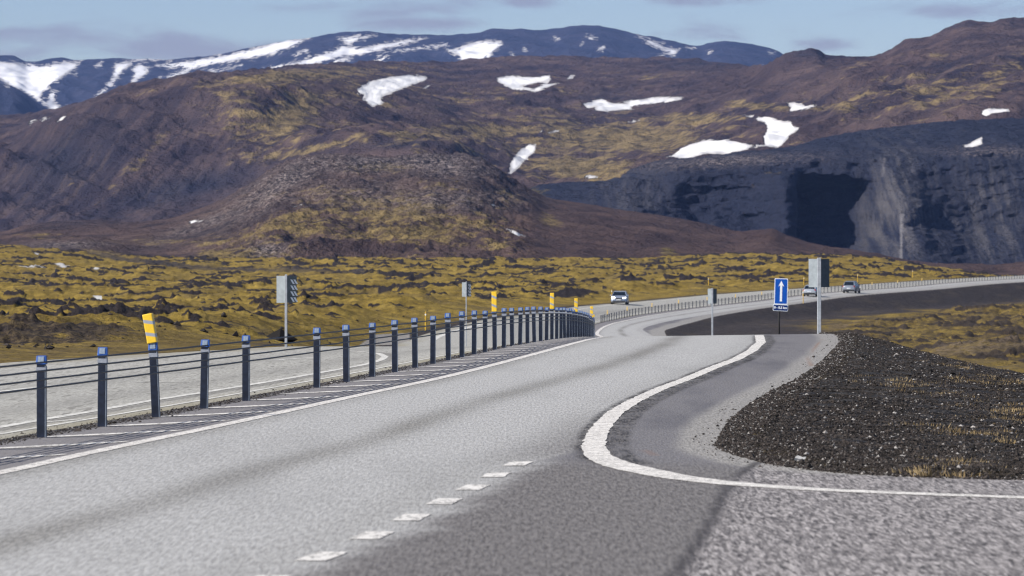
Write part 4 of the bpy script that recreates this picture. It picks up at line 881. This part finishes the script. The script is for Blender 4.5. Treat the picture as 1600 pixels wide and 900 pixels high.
# ------------------------------------------------------------------ cars
m_tyre = plain('tyre', (.012, .012, .013), .8); m_rim = plain('rim', (.35, .36, .38), .3, .8)
m_glass = plain('car_glass', (.008, .012, .018), .08, 0, .8, .1); m_trim = plain('black_trim', (.012, .012, .014), .5)
m_lamp = plain('headlight', (.85, .88, .95), .15, 0, .8, .05, 10, (1, .97, .9), 2.5)
m_tail = plain('tail_light', (.30, .012, .010), .25, 0, .6, .1); m_plate = plain('number_plate', (.7, .72, .75), .5)
def car(label, x, d, rz, colour, suv=0.0, group='silver cars on the far road'):
    z = zr(x, d); r_ = empty('car', (x, d, z), rz); tag(r_, label, 'car')
    pm = plain('car_paint', colour, .28, .45, .6, .05, 3)
    # body: cross sections along the length (front at -Y)
    S = [(-2.12, .30, .50, .62, .66), (-2.05, .24, .62, .74, .80), (-1.7, .20, .78, .83, .86), (-1.0, .20, .95, .88, .88), (-.2, .20, .97, .89, .89), (1.0, .20, .98, .89, .89), (1.75, .22, .98, .86, .87), (2.08, .28, .92, .80, .84), (2.16, .36, .80, .72, .78)]
    V, Fc = [], []; K = 12
    for (y, zb_, zt_, wt, wb) in S:
        zt_ = zt_ + suv * .12; mid_ = (zb_ + zt_) / 2
        ring = [(-wb * .92, zb_), (-wb, zb_ + .08), (-wb, mid_), (-wt, zt_ - .07), (-wt * .9, zt_), (-wt * .4, zt_ + .025), (wt * .4, zt_ + .025), (wt * .9, zt_), (wt, zt_ - .07), (wb, mid_), (wb, zb_ + .08), (wb * .92, zb_)]
        V += [(a, y, c_) for a, c_ in ring]
    n = len(S)
    for i in range(n - 1):
        for k in range(K): Fc.append((i * K + k, i * K + (k + 1) % K, (i + 1) * K + (k + 1) % K, (i + 1) * K + k))
    Fc += [tuple(range(K))[::-1], tuple((n - 1) * K + k for k in range(K))]
    body = mesh_obj('body', V, Fc, pm, r_, smooth=True); bevel(body, .03, 2)
    hz_ = .95 + suv * .12; ht = 1.43 + suv * .22
    gh = [(-1.05, hz_ - .03, .80), (-.35, ht - .05, .62), (.0, ht, .60), (1.2, ht - .02, .60), (1.55, ht - .1, .60), (2.0, hz_ - .03, .74)]
    V = []
    for (y, zt_, wt) in gh: V += [(-wt, y, zt_), (wt, y, zt_)]
    V += [(-.81, -1.05, hz_ - .08), (.81, -1.05, hz_ - .08), (.81, 2.0, hz_ - .08), (-.81, 2.0, hz_ - .08)]
    Fc = [(2 * i, 2 * i + 1, 2 * i + 3, 2 * i + 2) for i in range(5)] + [(0, 2, 4, 6, 8, 10, 15, 12), (1, 13, 14, 11, 9, 7, 5, 3), (12, 13, 1, 0), (14, 15, 10, 11), (12, 15, 14, 13)]
    cab = mesh_obj('window_glass', V, Fc, m_glass, r_); bevel(cab, .02, 2)
    rf_ = MB(); rf_.add([(-.625, -.36, ht - .06), (.625, -.36, ht - .06), (.615, 0, ht - .004), (-.615, 0, ht - .004), (.615, 1.2, ht - .02), (-.615, 1.2, ht - .02), (.615, 1.58, ht - .1), (-.615, 1.58, ht - .1),
              (-.60, -.34, ht - .02), (.60, -.34, ht - .02), (.59, 0, ht + .03), (-.59, 0, ht + .03), (.59, 1.2, ht + .015), (-.59, 1.2, ht + .015), (.59, 1.62, ht - .06), (-.59, 1.62, ht - .06)],
             [(8, 9, 10, 11), (11, 10, 12, 13), (13, 12, 14, 15), (0, 8, 11, 3), (3, 11, 13, 5), (5, 13, 15, 7), (1, 2, 10, 9), (2, 4, 12, 10), (4, 6, 14, 12), (0, 1, 9, 8), (7, 15, 14, 6)])
    for s_ in (-1, 1):
        rf_.tube([(s_ * .80, -1.03, hz_ - .02), (s_ * .63, -.36, ht - .04)], .035, 6); rf_.tube([(s_ * .74, 1.96, hz_ - .02), (s_ * .62, 1.55, ht - .1)], .06, 6); rf_.tube([(s_ * .79, .45, hz_ - .05), (s_ * .63, .42, ht - .02)], .03, 6)
    rf_.build('roof', pm, r_)
    for sy in (-1.32, 1.32):
        for sx in (-1, 1):
            w_ = MB().tube([(sx * .68, sy, .325), (sx * .905, sy, .325)], .325, 20).build('wheel', m_tyre, r_)
            MB().tube([(sx * .90, sy, .325), (sx * .915, sy, .325)], .21, 14).build('rim', m_rim, w_)
    for sx in (-1, 1):
        MB().add([(sx * .42, -2.08, .66), (sx * .78, -1.98, .68), (sx * .80, -1.86, .79), (sx * .45, -2.0, .78), (sx * .42, -2.13, .655), (sx * .79, -2.01, .675), (sx * .81, -1.9, .80), (sx * .45, -2.06, .79)], box(0, 1, 0, 1, 0, 1)[1]).build('headlight', m_lamp, r_)
        bevel(MB().box(min(sx * .60, sx * .83), max(sx * .60, sx * .83), 2.06, 2.145, .70 + suv * .1, .90 + suv * .12).build('tail_light', m_tail, r_), .02)
        bevel(MB().box(min(sx * .86, sx * 1.02), max(sx * .86, sx * 1.02), -.86, -.74, .93 + suv * .1, 1.05 + suv * .1).build('wing_mirror', pm, r_), .03)
    MB().box(-.40, .40, -2.165, -2.08, .58, .70).build('grille', m_trim, r_)
    MB().box(-.70, .70, -2.15, -2.05, .30, .43).build('bumper_intake', m_trim, r_)
    MB().box(-.72, .72, 2.10, 2.19, .28, .46).build('rear_bumper', m_trim, r_)
    MB().box(-.26, .26, -2.185, -2.166, .46, .56).build('front_plate', m_plate, r_)
    MB().box(-.26, .26, 2.172, 2.185, .58, .68).build('rear_plate', m_plate, r_)
    return r_
car('silver saloon with lit headlights coming towards the viewer in the opposite lane', 11.9, 452, math.atan(.0) - R(5), (.34, .38, .46))
car('silver grey car driving away, half hidden behind the large grey sign', 38.6, 527, R(180) - math.atan(.235), (.42, .45, .49))
car('silver hatchback driving away beyond the others, right of the large grey sign', 45.6, 550, R(180) - math.atan(.27), (.26, .28, .32), .6)

# ------------------------------------------------------------------ litter and small things
def litter(name, label, cat, px, py, pts, m_, dr=(27, 105)):
    x, d = hit(px, py, dr[0], dr[1], ground_z); o = MB().prism(pts, 0, .02).build(name, m_, None); o.location = (x, d, gz(x, d) + .05); tag(o, label, cat); o.rotation_euler = (R(25), R(8), .4)
    return o
m_paper = plain('crumpled_paper', (.62, .60, .56), .8)
litter('paper_scrap', 'crumpled white paper scrap on the gravel edge above the white line', 'litter', 1250, 725, [(-.06, -.02), (-.02, -.03), (.03, -.02), (.06, .03), (.02, .015), (-.01, .035), (-.04, .01)], m_paper)
litter('wood_splinter', 'pale thin splinter lying at the gravel edge on the far right', 'litter', 1586, 753, [(-.13, -.01), (.0, -.025), (.13, .01), (.0, .02)], m_paper)
print('done')
